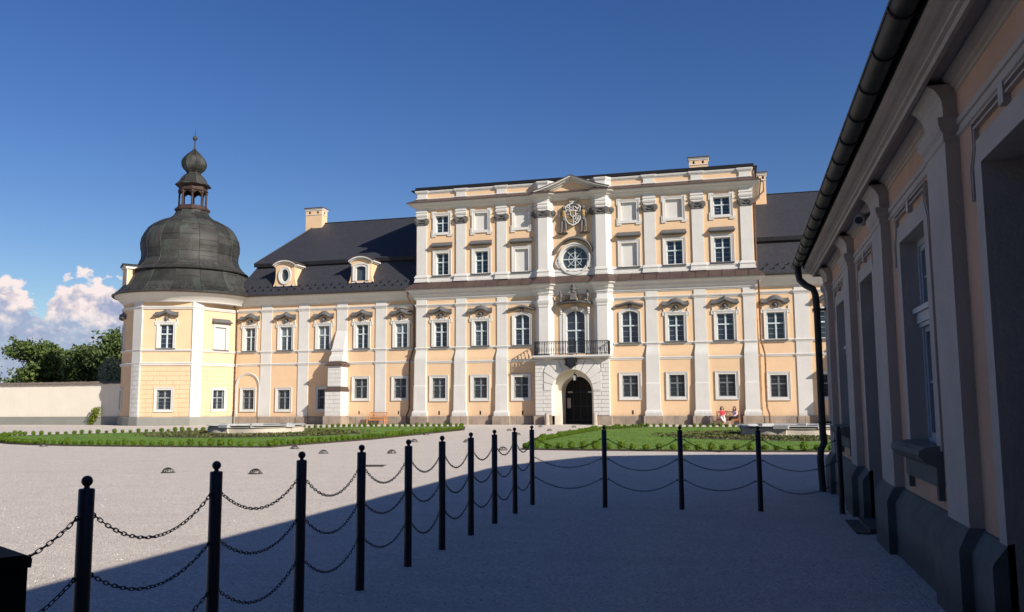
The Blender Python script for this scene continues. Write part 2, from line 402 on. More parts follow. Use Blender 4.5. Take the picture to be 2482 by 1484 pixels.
# ================================================================ setting
mb = MB(); N = 40
mb.face([(-900, -300, 0), (900, -300, 0), (900, 1500, 0), (-900, 1500, 0)])
ground = mb.build('ground', gravel); tag(ground, 'pale gravel forecourt in front of the palace', kind='structure')

# ================================================================ generic window
def window(T, F, x0, x1, z0, z1, d=0.0, rise=0.0, depth=.24, style='plain', fw_=.20, sillw=.12, trans=.60, glassm=None, grille=False, label=None, sashw=.042, blind=False, surround=True, wm=None):
    """T thing, F maps (u,d,z) to the world; d is the wall plane's own offset"""
    wm = wm or white
    inner = frame_loop(x0, x1, z0, z1, rise)
    name = 'blind_window' if blind else 'window'
    mb = MB(F)
    if blind:
        mb.prism(inner, d+.15, d+.19); o = mb.build(name, wm, T)
    else:
        e = sashw; yy0, yy1 = d+depth-.07, d+depth+.01
        i2 = frame_loop(x0+e, x1-e, z0+e, z1-e, max(0, rise-.01) if rise else 0)
        ring_frame(mb, i2, inner, yy0, yy1)
        xm = (x0+x1)/2; zt = z0+(z1-z0)*trans if not rise else z0+(z1-rise-z0)*trans*.98
        mb.box(xm-.038, xm+.038, yy0-.02, yy1-.005, z0+e*.7, z1-e*.8)
        mb.box(x0+e*.6, x1-e*.6, yy0-.035, yy1-.009, zt-.045, zt+.045)
        for sx in (-1, 1):                                       # sash stiles
            xa = xm+sx*.052; mb.box(xa-.012, xa+.012, yy0+.012, yy1, z0+e, z1-e*1.4)
            xb = (x0+e+.012) if sx < 0 else (x1-e-.012)
            mb.box(xb-.012, xb+.012, yy0+.014, yy1, z0+e, z1-rise-e)
        for zz in (z0+(zt-z0)*.36, z0+(zt-z0)*.68, zt+(z1-rise-zt)*.5):
            mb.box(x0+e, x1-e, yy0+.045, yy0+.055, zz-.005, zz+.005)
        o = mb.build(name, sash, T)
        g = MB(F); g.prism(inner, d+depth-.012, d+depth+.02); g.build('pane', glassm or glass, o)
    if label: o['label'] = label
    # reveal: the plaster sides of the opening
    rv = MB(F); n = len(inner)
    for i in range(n):
        a, b = inner[i], inner[(i+1) % n]
        rv.face([(a[0], d+.0105, a[1]), (b[0], d+.0105, b[1]), (b[0], d+depth+.05, b[1]), (a[0], d+depth+.05, a[1])])
    rv.build('reveal', wm, o)
    if surround:
        s = MB(F)
        mid = frame_loop(x0-fw_*.55, x1+fw_*.55, z0-(fw_*.55 if style in ('full', 'ears4') else 0), z1+fw_*.55, rise and rise+.02)
        out = frame_loop(x0-fw_, x1+fw_, z0-(fw_ if style in ('full', 'ears4') else 0), z1+fw_, rise and rise+.03)
        closed = style in ('full', 'ears4')
        def rf(i_, o_, a_, b_):
            if closed or True:
                ring_frame(s, i_, o_, a_, b_, closed=closed)
        rf(inner, mid, d-.035, d+.01); rf(mid, out, d-.06, d+.01)
        ridge(s, (out+[out[0]]) if closed else out, .035, d-.085, d+.01)
        if style == 'ears4':
            for cx_, sx in ((x0, -1), (x1, 1)):
                for cz, sz in ((z0, -1), (z1, 1)):
                    a = cx_+sx*(fw_-.02); b = cx_+sx*(fw_+.12); c = cz+sz*(fw_-.02); dd = cz+sz*(fw_+.16); c2 = cz-sz*.18
                    s.box(min(a, b)-(.0 if sx > 0 else 0), max(a, b), d-.07, d+.01, min(c2, dd), max(c2, dd))
                    a2 = cx_-sx*.04
                    s.box(min(a2, b), max(a2, b), d-.066, d+.01, min(c, dd-sz*.004), max(c, dd-sz*.004))
        if style == 'ears':                                       # stepped, eared outline above the lintel
            zt_ = z1+fw_; hx = (x1-x0)/2; xm = (x0+x1)/2
            for sx in (-1, 1):
                pts = [(xm+sx*(hx+fw_+.02), z1-.30), (xm+sx*(hx+fw_+.02), z1-.02), (xm+sx*(hx+fw_+.17), z1-.02), (xm+sx*(hx+fw_+.17), z1+.20),
                       (xm+sx*(hx+fw_+.09), z1+.26), (xm+sx*(hx+fw_+.09), z1+.44), (xm+sx*(hx+fw_+.15), z1+.50)]
                ridge(s, pts, .045, d-.07, d+.01)
                pts = [(xm+sx*(hx+fw_+.17), z1+.20), (xm+sx*(hx*.72), z1+.20), (xm+sx*(hx*.72), z1+.31), (xm+sx*(hx*.40), z1+.31), (xm+sx*(hx*.40), z1+.42), (xm, z1+.42)]
                ridge(s, pts, .05, d-.075, d+.01)
                s.box(xm+min(sx*(hx+.02), sx*(hx+fw_+.15)), xm+max(sx*(hx+.02), sx*(hx+fw_+.15)), d-.05, d+.01, z1-.0, z1+.185)
            s.box(x0-.02, x1+.02, d-.053, d+.01, z1+.1, z1+.28)
        s.build('surround', wm, o)
    if sillw:
        sl = MB(F); sl.rings([[(x0-fw_-.02, d+.02, z0-.10), (x0-fw_-.02, d-.17, z0-.10), (x0-fw_-.02, d-.19, z0-.03), (x0-fw_-.02, d+.02, z0+.02)],
                              [(x1+fw_+.02, d+.02, z0-.10), (x1+fw_+.02, d-.17, z0-.10), (x1+fw_+.02, d-.19, z0-.03), (x1+fw_+.02, d+.02, z0+.02)]])
        if style != 'full' and style != 'ears4': sl.build('sill', hoodgrey, o)
    if grille:
        g = MB(F); st = .125; yy = d+.05; H_ = z1-z0; W_ = x1-x0
        k = -int(H_/st)-1
        while k*st < W_:
            for sg in (1, -1):
                # diagonal bars clipped to the opening
                a0 = k*st; pts = []
                t0 = max(0, -a0); t1 = min(H_, W_-a0)
                if t1 > t0:
                    if sg > 0: p, q_ = (x0+a0+t0, z0+t0), (x0+a0+t1, z0+t1)
                    else: p, q_ = (x1-a0-t0, z0+t0), (x1-a0-t1, z0+t1)
                    g.tube([(p[0], yy+(.004 if sg > 0 else -.004), p[1]), (q_[0], yy+(.004 if sg > 0 else -.004), q_[1])], .0085, 4)
            k += 1
        for a, b in zip(inner, inner[1:]+inner[:1]): g.tube([(a[0], yy, a[1]), (b[0], yy, b[1])], .014, 4)
        for zz in (z0+.33*H_, z0+.67*H_): g.tube([(x0-.02, yy+.012, zz), (x1+.02, yy+.012, zz)], .012, 4)
        g.build('grille', ironlight, o)
    return o
def hood(T, F, xm, zb, hw, kind, d=0.0, proj=.34):
    """lead-covered window hood: 'seg' swells up in the middle, 'ogee' rises to a point, 'flat' is straight, 'low' is a long shallow wave"""
    n = 28; rg = []
    for i in range(n+1):
        s_ = -1+2*i/n; a = abs(s_)
        if kind == 'seg': c = .20*math.cos(min(1, a/.52)*PI/2)**.8 if a < .52 else 0; c -= .05*math.sin(min(1, max(0, (a-.5)/.5))*PI)
        elif kind == 'ogee': c = .21*(1-a)**1.7*1.25 if a < 1 else 0; c -= .05*math.sin(a*PI)
        elif kind == 'low': c = .10*math.cos(a*PI)*1.0
        else: c = 0
        u_ = xm+s_*hw; ui = xm+s_*hw*(.90 if kind in ('seg', 'ogee', 'flat') else .97); hh = .40 if kind != 'low' else .24
        z = zb+c
        rg.append([(u_*.06+ui*.94, d+.02, z-.02), (ui, d-proj*.45, z-.02), (u_, d-proj*.9, z+.05), (u_, d-proj, z+.06), (u_, d-proj, z+.13),
                   (ui+(u_-ui)*.5, d-proj*.55, z+.19), (ui, d-proj*.2, z+hh-.04), (ui, d+.02, z+hh)])
    mb = MB(F); mb.rings(rg); return mb.build('hood', hoodgrey, T, smooth=35)
def mask_head(T, F, xm, z, d=0.0, r=.15):
    mb = MB(F)
    mb.ball((xm, d-.06, z), r*1.05, .16, r*1.1, 10, 8)
    for a in range(7):
        an = PI*(a-.0)/6; mb.ball((xm-r*1.05*math.cos(an), d-.03, z+r*1.0*math.sin(an)), r*.36, .10, r*.36, 6, 5)
    mb.ball((xm, d-.22, z-.01), r*.17, .05, r*.28, 6, 5); mb.ball((xm-r*.4, d-.17, z-r*.35), r*.3, .06, r*.24, 6, 5); mb.ball((xm+r*.4, d-.17, z-r*.35), r*.3, .06, r*.24, 6, 5)
    mb.ball((xm, d-.10, z-r*.95), r*.5, .10, r*.4, 8, 5)
    return mb.build('mask_head', darkstone, T, smooth=50)

# ================================================================ palace
YR, YW = 62.5, 62.9                     # wall planes: central block, wings
FR = lambda u, d, z: (u, YR+d, z)
FW = lambda u, d, z: (u, YW+d, z)
pal = empty('palace', (-11.8, YR, 0), 'long peach and white baroque palace with slate mansard wings and tall arched centre block', 'palace')
PX = [(-24.33, -23.50), (-21.08, -20.27), (-17.78, -17.00), (-14.42, -13.70), (-10.02, -9.28), (-6.50, -5.66), (-3.05, -2.22), (.36, 1.18)]
GW = [(-22.95, -21.89), (-19.64, -18.57), (-16.44, -15.36), (-8.30, -7.18), (-4.94, -3.86), (-1.51, -.36)]      # ground floor openings
FWn = [(-22.86, -21.81), (-19.61, -18.57), None, None, (-4.94, -3.80), (-1.50, -.33)]
AR = [(-16.42, -15.25), (-8.30, -7.08)]
# ---- central block, wall sheets
def dlow(z):
    if z >= 5.72: return 0.0
    if z <= 4.93: return -.12
    k = (5.72-z)/.79; return -.12*(k*k*(3-2*k))
holes_low = [(a, b, 2.0, 3.55) for a, b in GW]
holes_mid = [(q_[0], q_[1], 5.97, 7.87) for q_ in FWn if q_] + [(a, b, 5.95, 8.28, .22) for a, b in AR] + [(-12.44, -11.02, 5.24, 8.44, .30)]
portal_hole = [(-13.42, -10.36, 0, 4.03, 1.53)]
mb = MB(FR)
zf = [4.93+.79*i/6 for i in range(7)]
for xa, xb in ((-24.4, -14.45), (-9.35, 1.25)):
    wall_holes(mb, xa, xb, .6, 4.93, [h for h in holes_low if xa < h[0] < xb], dlow)
    wall_holes(mb, xa, xb, 4.93, 5.72, [], dlow, zf)
    wall_holes(mb, xa, xb, 5.72, 10.9, [h for h in holes_mid if xa < h[0] < xb])
wall_holes(mb, -14.45, -9.35, 4.9, 10.9, [h for h in holes_mid if -14.45 < h[0] < -9.35])
# upper storeys
S2 = [(-22.74, -21.72, 11.55, 13.29), (-19.55, -18.50, 11.55, 13.29), (-16.34, -15.30, 11.55, 13.29), (-8.20, -7.06, 11.55, 13.32), (-4.91, -3.76, 11.55, 13.32), (-1.50, -.36, 11.58, 13.36)]
T2 = [(-22.79, -21.75, 14.96, 16.28), (-19.58, -18.52, 14.96, 16.30), (-16.35, -15.29, 14.98, 16.33), (-8.19, -7.04, 15.02, 16.38), (-4.90, -3.72, 15.02, 16.40), (-1.49, -.33, 15.04, 16.34)]
CXR, CZR, RR_ = -11.72, 12.33, 1.0                                 # round window
wall_holes(mb, -24.4, 1.25, 10.9, 18.3, [h for h in S2+T2] + [(CXR-RR_, CXR+RR_, CZR-RR_, CZR+RR_)])
nn = 24
for k in range(nn*1):                                              # fill between the square hole and the round window
    a0, a1 = 2*PI*k/nn, 2*PI*(k+1)/nn
    def sq(a):
        c, s_ = math.cos(a), math.sin(a); m_ = max(abs(c), abs(s_)); return (CXR+RR_*c/m_, CZR+RR_*s_/m_)
    p, q_ = (CXR+RR_*math.cos(a0), CZR+RR_*math.sin(a0)), (CXR+RR_*math.cos(a1), CZR+RR_*math.sin(a1))
    mb.face([(p[0], 0, p[1]), (q_[0], 0, q_[1]), (sq(a1)[0], 0, sq(a1)[1]), (sq(a0)[0], 0, sq(a0)[1])])
# side and back walls of the block
for x in (-24.4, 1.25):
    mb.face([(x, 0, 0), (x, 12, 0), (x, 12, 18.3), (x, 0, 18.3)])
mb.face([(-24.4, 12, 0), (1.25, 12, 0), (1.25, 12, 18.3), (-24.4, 12, 18.3)])
mb.build('central_wall', peach, pal)

# dark rooms behind the openings are closed by the panes themselves
# ---- windows of the central block
for i, (a, b) in enumerate(GW): window(pal, FR, a, b, 2.0, 3.55, d=-.12, style='full', fw_=.215, grille=True, trans=.62, sillw=0)
for i, q_ in enumerate(FWn):
    if not q_: continue
    o = window(pal, FR, q_[0], q_[1], 5.97, 7.87, style='ears', fw_=.19, glassm=duskglass if i == 1 else glass)
    xm = (q_[0]+q_[1])/2; kind = ['ogee', 'seg', '', '', 'seg', 'ogee'][i]
    hood(o, FR, xm, 8.52, 1.0, kind); mask_head(o, FR, xm, 8.40)
for i, (a, b) in enumerate(AR):
    o = window(pal, FR, a, b, 5.95, 8.28, rise=.22, style='plain', fw_=.17, label='arched first-floor window with segmental head')
    hood(o, FR, (a+b)/2, 8.66, 1.02, 'low'); mask_head(o, FR, (a+b)/2, 8.62, r=.11)
o = window(pal, FR, -12.44, -11.02, 5.24, 8.44, rise=.30, style='plain', fw_=.22, sillw=0, label='tall arched balcony door under the bust')
for i, (a, b, c, d_) in enumerate(S2):
    blind = i in (2, 3)
    o = window(pal, FR, a, b, c, d_, style='plain', fw_=.24, blind=blind, depth=.30)
    hood(o, FR, (a+b)/2, 13.76, .93, 'flat', proj=.36)
for i, (a, b, c, d_) in enumerate(T2):
    window(pal, FR, a, b, c, d_, style='ears4', fw_=.20, blind=i in (1, 2, 3, 4), depth=.30, sillw=0, trans=.58)
# round window with radiating bars
mb = MB(FR); rim = lambda r_, n=40: [(CXR+r_*math.cos(2*PI*k/n), CZR+r_*math.sin(2*PI*k/n)) for k in range(n)]
ring_frame(mb, rim(RR_*.93), rim(RR_), .16, .26)
for k in range(8):
    a = PI*k/4; wd = .034 if k % 2 == 0 else .018; L0 = .93*RR_ if k % 2 == 0 else .78*RR_
    ca, sa = math.cos(a), math.sin(a)
    mb.prism([(CXR-sa*wd, CZR+ca*wd), (CXR+sa*wd, CZR-ca*wd), (CXR+sa*wd+ca*L0, CZR-ca*wd+sa*L0), (CXR-sa*wd+ca*L0, CZR+ca*wd+sa*L0)], .14+.004*k, .22+.004*k)
ring_frame(mb, rim(.47), rim(.50), .15, .21)
o = mb.build('round_window', sash, pal, label='round window with radiating glazing bars')
mb = MB(FR); mb.prism(rim(RR_), .235, .25); mb.build('pane', duskglass, o)
mb = MB(FR); ring_frame(mb, rim(RR_), rim(RR_+.12), -.10, .25); ring_frame(mb, rim(RR_+.12), rim(RR_+.23), -.16, .01)
for sx in (-1, 1):                                                  # side volutes
    cx = CXR+sx*1.20; cz = 11.86
    pts = [(cx+sx*-.02-sx*.0+ .27*(1-k/30)*math.cos(k*.42+(0 if sx > 0 else PI))*1.0, cz+.27*(1-k/30)*math.sin(k*.42*sx+(0 if sx>0 else PI))) for k in range(29)]
    ridge(mb, pts, .06, -.15, .0)
    ridge(mb, [(cx+sx*.27, cz), (cx+sx*.20, cz+.35), (CXR+sx*1.15, cz+.75), (CXR+sx*1.05, cz+1.05)], .07, -.15, 0)
    mb.prism([(cx+.23*math.cos(2*PI*k/14), cz+.23*math.sin(2*PI*k/14)) for k in range(14)], -.08, 0)
mb.build('surround', white, o)
mb = MB(FR); rg = []
for k in range(25):
    a = R(20+140*k/24); r_ = 1.42; zz = CZR+.02+r_*math.sin(a)-(.0); xx = CXR+r_*math.cos(a)*1.02
    e = abs(k-12)/12; zz = CZR+.02+r_*(math.sin(a) if True else 0)-.05*e**4
    rg.append([(xx, .02, zz), (xx, -.34, zz+.05), (xx, -.36, zz+.12), (xx, -.12, zz+.26), (xx, .02, zz+.30)])
mb.rings(rg); mb.build('hood', hoodgrey, o, smooth=40)

# ---- pilasters and piers of the central block
CEN = (3, 4)
for i, (a, b) in enumerate(PX):
    uc = (a+b)/2; h = (b-a)/2
    if i in CEN:                                                    # canted centre piers above the portal
        mb = MB(FR)
        for (z0_, z1_) in ((4.9, 9.62), (11.55, 15.6)):
            mb.rings([[(a-.36, .05, z), (a-.36, 0, z), (a, -.42, z), (b, -.42, z), (b+.36, 0, z), (b+.36, .05, z)] for z in (z0_, z1_)])
        pl = mb.build('pilaster', white, pal)
        cap_path = [(a-.36, YR), (a, YR-.42), (b, YR-.42), (b+.36, YR)]
        d0 = .42
    else:
        mb = MB(FR)
        secs = [(9.66, h, .07), (5.95, h, .07)]
        secs = [(.62, h+.18, .46), (.86, h+.18, .47), (.98, h+.15, .44), (1.04, h+.10, .38), (1.06, h+.085, .36), (2.93, h+.07, .34), (3.02, h+.06, .305)]
        for k in range(9):
            s_ = k/8; z = 4.95+.85*s_; e = s_*s_*(3-2*s_); secs.append((z, h+.055*(1-e), .29*(1-e)+.07*e))
        secs.append((9.64, h, .07))
        mb.secs(uc, secs)
        mb.secs(uc, [(11.55, h-.01, .09), (15.6, h-.01, .09)])
        pl = mb.build('pilaster', white, pal)
        m2 = MB(FR); m2.secs(uc, [(-.02, h+.27, .54), (.60, h+.27, .54), (.64, h+.25, .52)]); m2.build('plinth', sandstone, pl)
        cap_path = [(a+.01, YR+.03), (a+.01, YR-.09), (b-.01, YR-.09), (b-.01, YR+.03)]
        d0 = .09
    # ionic capital with volutes and festoon
    c = MB(); c.sweep(cap_path, [(0, 15.56), (.06, 15.58), (.06, 15.68), (.03, 15.70), (.03, 15.84), (.15, 15.98), (.15, 16.06), (0, 16.07)])
    vols = [(a+.03, -d0-.06), (b-.03, -d0-.06)] if i not in CEN else [(a-.02, -d0-.04), (b+.02, -d0-.04), (b+.36, -.08), (a-.36, -.08)]
    for vx, vd in vols:
        for r_, dd in ((.24, 0), (.155, -.035), (.07, -.07)):
            n_ = 14; c.rings([[(vx+r_*math.cos(2*PI*k/n_), YR+vd+dd-.05, 15.88+r_*math.sin(2*PI*k/n_)) for k in range(n_)], [(vx+r_*math.cos(2*PI*k/n_), YR+vd+dd+.12, 15.88+r_*math.sin(2*PI*k/n_)) for k in range(n_)]])
    c.tube([(a+.1+(b-a-.2)*k/8, YR-d0-.10, 15.86-.10*math.sin(PI*k/8)) for k in range(9)], .045, 6)
    c.build('capital', darkstone, pl, smooth=40)
    # dosseret and base mouldings
    e = MB(); e.sweep(cap_path, [(0, 16.07), (.02, 16.08), (.02, 16.22), (.06, 16.26), (.10, 16.38), (.10, 16.42), (.04, 16.43), (.04, 16.56), (.08, 16.58), (.08, 16.66), (.03, 16.68), (.03, 17.05), (0, 17.05)])
    e.build('dosseret', white, pl)
    if i in CEN:
        e = MB(); e.sweep(cap_path, [(0, 4.98), (.03, 5.0), (.03, 5.3), (0, 5.32)]); e.build('base', white, pl); e = MB()
        e.sweep(cap_path, [(0, 8.72), (.05, 8.74), (.05, 8.86), (.12, 9.0), (.16, 9.16), (.16, 9.22), (.04, 9.26), (.0, 9.62)]); e.build('capital', white, pl)

def jog_path(x0, x1, Y, items, p=.0):
    """plan path along a wall with returns round pilasters [(a,b,projection)]"""
    path = [(x0, Y)]
    for a, b, pr_ in items:
        if isinstance(pr_, tuple):                                   # canted pier
            path += [(a-.36, Y), (a, Y-.42), (b, Y-.42), (b+.36, Y)]
        else:
            if a > x0+.01: path += [(a, Y)]
            path += [(max(a, x0), Y-pr_), (b, Y-pr_)]
            if b < x1-.01: path += [(b, Y)]
    if path[-1][0] < x1-.01: path.append((x1, Y))
    if path[0] == path[1]: path = path[1:]
    return path
def items(pr_, cen=True): return [(a, b, ((1,) if i in CEN else pr_)) for i, (a, b) in enumerate(PX) if cen or i not in CEN]
# string courses
def strings(name, segs, prof, mat_=None):
    for s_ in segs:
        mb = MB(); mb.sweep(s_, prof); o = mb.build(name, mat_ or white, pal)
    return o
up = [(0, 9.05), (.03, 9.06), (.03, 9.12), (.07, 9.15), (.11, 9.24), (.11, 9.28), (0, 9.31)]
left_i = [(a, b, .07) for a, b in PX[:3]]; right_i = [(a, b, .07) for a, b in PX[5:]]
def end_clip(path): return path
strings('upper_string_course', [jog_path(-24.4, -14.8, YR, left_i), jog_path(-8.9, 1.25, YR, right_i)], up)
sc_p = [(0, 5.74), (.03, 5.75), (.03, 5.81), (.08, 5.85), (.08, 5.91), (0, 5.95)]
strings('sill_string_course', [jog_path(-24.4, -14.8, YR, left_i), jog_path(-8.9, 1.25, YR, right_i)], sc_p)
lw = [(0, 4.66), (.04, 4.68), (.04, 4.74), (.07, 4.77), (.09, 4.84), (.02, 4.88)]
segs = []
xs_ = [-24.3]+[v for a, b in PX[:3] for v in (a, b)]+[-14.75]
segs = [[(PX[0][1]+.02, YR-.12), (PX[1][0]-.02, YR-.12)], [(PX[1][1]+.02, YR-.12), (PX[2][0]-.02, YR-.12)], [(PX[2][1]+.02, YR-.12), (-14.7, YR-.12)],
        [(-9.2, YR-.12), (PX[5][0]-.02, YR-.12)], [(PX[5][1]+.02, YR-.12), (PX[6][0]-.02, YR-.12)], [(PX[6][1]+.02, YR-.12), (PX[7][0]-.02, YR-.12)]]
strings('lower_string_course', segs, lw)
# base moulding of the giant order, main cornices, attic
full_p = jog_path(-24.4, 1.25, YR, [(a-.06, b+.06, ((1,) if i in CEN else .13)) for i, (a, b) in enumerate(PX)])
full_p = [(-24.4, YR+6)] + full_p + [(1.25, YR+6)]
strings('giant_order_base', [full_p], [(.10, 11.02), (.10, 11.16), (.06, 11.18), (.06, 11.36), (.10, 11.38), (.10, 11.45), (.03, 11.50), (.03, 11.55), (0, 11.60)])
mid_path = [(-24.4, YR+6), (-24.4, YR), (-14.86, YR), (-14.42, YR-.42), (-13.66, YR-.42), (-13.3, YR-.0), (-12.7, YR-.08), (-11.85, YR-.12), (-11.0, YR-.08), (-10.4, YR-.0), (-10.04, YR-.42), (-9.26, YR-.42), (-8.88, YR), (1.25, YR), (1.25, YR+6)]
strings('main_cornice', [mid_path], [(0, 9.62), (.05, 9.64), (.05, 9.70), (.12, 9.74), (.16, 9.90), (.30, 10.02), (.33, 10.04), (.33, 10.11), (.37, 10.12), (.42, 10.22), (.58, 10.30), (.62, 10.34), (.62, 10.42), (.64, 10.44), (.0, 10.55)])
mb = MB(); mb.sweep(mid_path, [(.70, 10.42), (.71, 10.45), (.08, 11.04), (0, 11.04)])
Lx = -24.0
while Lx < 1.2:                                                    # standing seams
    if not -15.0 < Lx < -8.7: mb.rings([[(Lx-.015, YR-.72, 10.45), (Lx+.015, YR-.72, 10.45), (Lx+.015, YR-.72, 10.49), (Lx-.015, YR-.72, 10.49)], [(Lx-.015, YR-.06, 11.05), (Lx+.015, YR-.06, 11.05), (Lx+.015, YR-.06, 11.09), (Lx-.015, YR-.06, 11.09)]])
    Lx += .92
mb.build('cornice_roof', copperb, pal)
top_path = [(-24.4, YR+6), (-24.4, YR), (-14.86, YR), (-14.42, YR-.42), (-13.66, YR-.42), (-13.3, YR-.1), (-10.4, YR-.1), (-10.04, YR-.42), (-9.26, YR-.42), (-8.88, YR), (1.25, YR), (1.25, YR+6)]
strings('top_cornice', [top_path], [(0, 16.82), (.04, 16.84), (.06, 16.92), (.20, 17.0), (.26, 17.03), (.26, 17.09), (.31, 17.10), (.36, 17.16), (.54, 17.20), (.57, 17.23), (.57, 17.30), (0, 17.4)])
mb = MB(); mb.sweep(top_path, [(.64, 17.29), (.65, 17.32), (.02, 17.68), (0, 17.68)]); mb.build('cornice_roof', copperb, pal)
att = jog_path(-24.4, 1.25, YR, [(a-.02, b+.02, ((1,) if i in CEN else .10)) for i, (a, b) in enumerate(PX)])
att = [(-24.4, YR+6)] + att + [(1.25, YR+6)]
strings('attic_cornice', [att], [(0, 18.08), (.03, 18.1), (.03, 18.16), (.08, 18.18), (.12, 18.28), (.12, 18.34), (0, 18.36)])
strings('attic_base', [att], [(.02, 17.66), (.05, 17.68), (.05, 17.74), (0, 17.76)])
for i, (a, b) in enumerate(PX):
    mb = MB(FR)
    if i in CEN: mb.rings([[(a-.36, .05, z), (a-.36, 0, z), (a, -.42, z), (b, -.42, z), (b+.36, 0, z), (b+.36, .05, z)] for z in (17.6, 18.1)])
    else: mb.secs((a+b)/2, [(17.6, (b-a)/2-.02, .10), (18.12, (b-a)/2-.02, .10)])
    mb.build('attic_pier', white, pal)
# pediment
px0, px1, pzb, pzp = -14.62, -8.92, 17.42, 18.42; pc = (px0+px1)/2
mb = MB(FR); mb.prism([(px0+.7, 17.40), (px1-.7, 17.40), (pc, pzp-.12)], -.45, .1); mb.build('tympanum', peach, pal)
mb = MB(FR)
def rake(t):                                                       # concave foot sweeping up into a straight slope
    return pzb+.0+(pzp-pzb)*(t**1.25)
for sx in (-1, 1):
    for (p0, dd, th, lift) in ((-.55, 0, .12, -.30), (-.74, 0, .13, -.17), (-.98, 0, .10, -.05)):
        rg = []
        for k in range(13):
            t_ = k/12; x = pc+sx*(1-t_)*(px1-pc); z = rake(t_)+lift+.05
            rg.append([(x, .05, z), (x, p0, z), (x, p0, z+th), (x, .05, z+th)])
        mb.rings(rg)
mb.build('pediment_cornice', white, pal)
mb = MB(FR)
for sx in (-1, 1):
    rg = []
    for k in range(13):
        t_ = k/12; x = pc+sx*(1-t_)*(px1-pc+.03); z = rake(t_)+.10
        rg.append([(x, 1.5, z+.02), (x, -1.03, z), (x, -1.03, z+.05), (x, 1.5, z+.09)])
    mb.rings(rg)
mb.build('pediment_roof', copperb, pal)
# flat roof edge of the block: black gutter and low hipped roof
mb = MB(); rp = [(-24.4, YR+10), (-24.4, YR), (1.25, YR), (1.25, YR+10)]
mb.sweep([(-24.3, YR+10), (-24.3, YR+.35), (1.15, YR+.35), (1.15, YR+10)], [(-.4, 18.34), (.50, 18.36), (.52, 18.44), (.30, 18.47), (.26, 18.52), (.28, 18.66), (.22, 18.70), (-.4, 18.74)])
mb.build('roof_gutter', blackroof, pal)
mb = MB(); a = [(-24.1, YR+.6, 18.70), (.95, YR+.6, 18.70), (.95, YR+11.4, 18.70), (-24.1, YR+11.4, 18.70)]; b_ = [(-19.5, YR+6, 19.35), (-3.6, YR+6, 19.35)]
mb.face([a[0], a[1], b_[1], b_[0]]); mb.face([a[1], a[2], b_[1]]); mb.face([a[2], a[3], b_[0], b_[1]]); mb.face([a[3], a[0], b_[0]])
mb.build('central_roof', blackroof, pal)

# ---- portal, balcony
YP = 61.8; FP = lambda u_, d, z: (u_, YP+d, z)
ax0, ax1, azs = -13.42, -10.36, 2.50; arc_r = (ax1-ax0)/2; acx = (ax0+ax1)/2
mb = MB(FP)
wall_holes(mb, -14.62, -9.20, .55, 4.90, [(ax0, ax1, .5, azs+arc_r, arc_r)])
mb.face([(-14.62, 0, .55), (-14.62, .75, .55), (-14.62, .75, 4.9), (-14.62, 0, 4.9)]); mb.face([(-9.20, 0, .55), (-9.20, .75, .55), (-9.20, .75, 4.9), (-9.20, 0, 4.9)])
o = mb.build('portal', white, pal)
# rusticated blocks with open joints
for (xa, xb) in ((-14.66, -13.46), (-10.34, -9.16)):
  mb = MB(FP); zc = .70; row = 0; bh = .285
  while zc < 4.75:
    z1_ = min(zc+bh-.025, 4.80)
    if True:
        # the inner edge follows the voussoir ring above the springing
        if zc > 2.6:
            cut = .0 if zc < 3.0 else 0
        ia = xa; ib = xb
        if zc > 2.35:
            w_ = min(.62, (zc-2.35)*.42)
            if xa < -12: ib = xb-w_+.02
            else: ia = xa+w_-.02
        splits = [.42, .42] if row % 2 else [.68]
        xs2 = [ia]; sp = (.5 if row % 2 else .72)
        xm = ia+(ib-ia)*(sp if xa < -12 else 1-sp) if (ib-ia) > .45 else None
        segs2 = [(ia, ib)] if xm is None else [(ia, xm-.0125), (xm+.0125, ib)]
        for s0, s1 in segs2: mb.box(s0, s1, -.045, .02, zc, z1_)
    zc += bh; row += 1
  mb.build('rustication', white, o)
mb = MB(FP)
nv = 11
for k in range(nv):                                               # voussoirs fan out to a stepped outer edge
    a0 = PI*k/nv+.012; a1 = PI*(k+1)/nv-.012
    def inr(a): return (acx-arc_r*math.cos(a), azs+arc_r*math.sin(a))
    def outr(a):
        c, s_ = -math.cos(a), math.sin(a); hx, hz = 2.12, 2.24
        m_ = min(hx/max(abs(c), 1e-6), hz/max(s_, 1e-6)); m_ = min(m_, 2.62); return (acx+c*m_*1.0, azs+s_*m_)
    if 4.75 < 0: pass
    p = [inr(a0), inr((a0+a1)/2), inr(a1), outr(a1), outr((a0+a1)/2), outr(a0)]
    mb.prism(p, -.085, .02)
mb.build('voussoirs', white, o)
mb = MB()
for a, b in ((-14.78, -13.42), (-10.36, -9.05)):
    mb = MB(); mb.box(a, b, YP-.12, YP+.9, -.02, .66); mb.build('plinth', sandstone, o)
mb = MB(FP); n_ = 16; ap = arc_pts(ax0, ax1, azs, arc_r, 20); lp = [(ax0, 0.0)]+ap+[(ax1, 0.0)]
lp2 = [(ax0+.50, 0)]+arc_pts(ax0+.50, ax1-.24, azs-.1, (ax1-ax0-.74)/2, 20)+[(ax1-.24, 0)]
for (A, da), (B_, db) in (((lp, 0), (lp, .85)), ((lp, .85), (lp2, .86)), ((lp2, .86), (lp2, 1.2)), ((lp2, 1.2), ([(p[0], p[1]) for p in lp2], 9.0))):
    for i in range(len(A)-1):
        mb.face([(A[i][0], da, A[i][1]), (A[i+1][0], da, A[i+1][1]), (B_[i+1][0], db, B_[i+1][1]), (B_[i][0], db, B_[i][1])])
mb.build('passage', cream, o)
mb = MB(FP); mb.box(ax0+.3, ax1, 2.6, 2.7, -.02, 4.2); g = mb.build('gate', doorm, o)
mb = MB(FP)
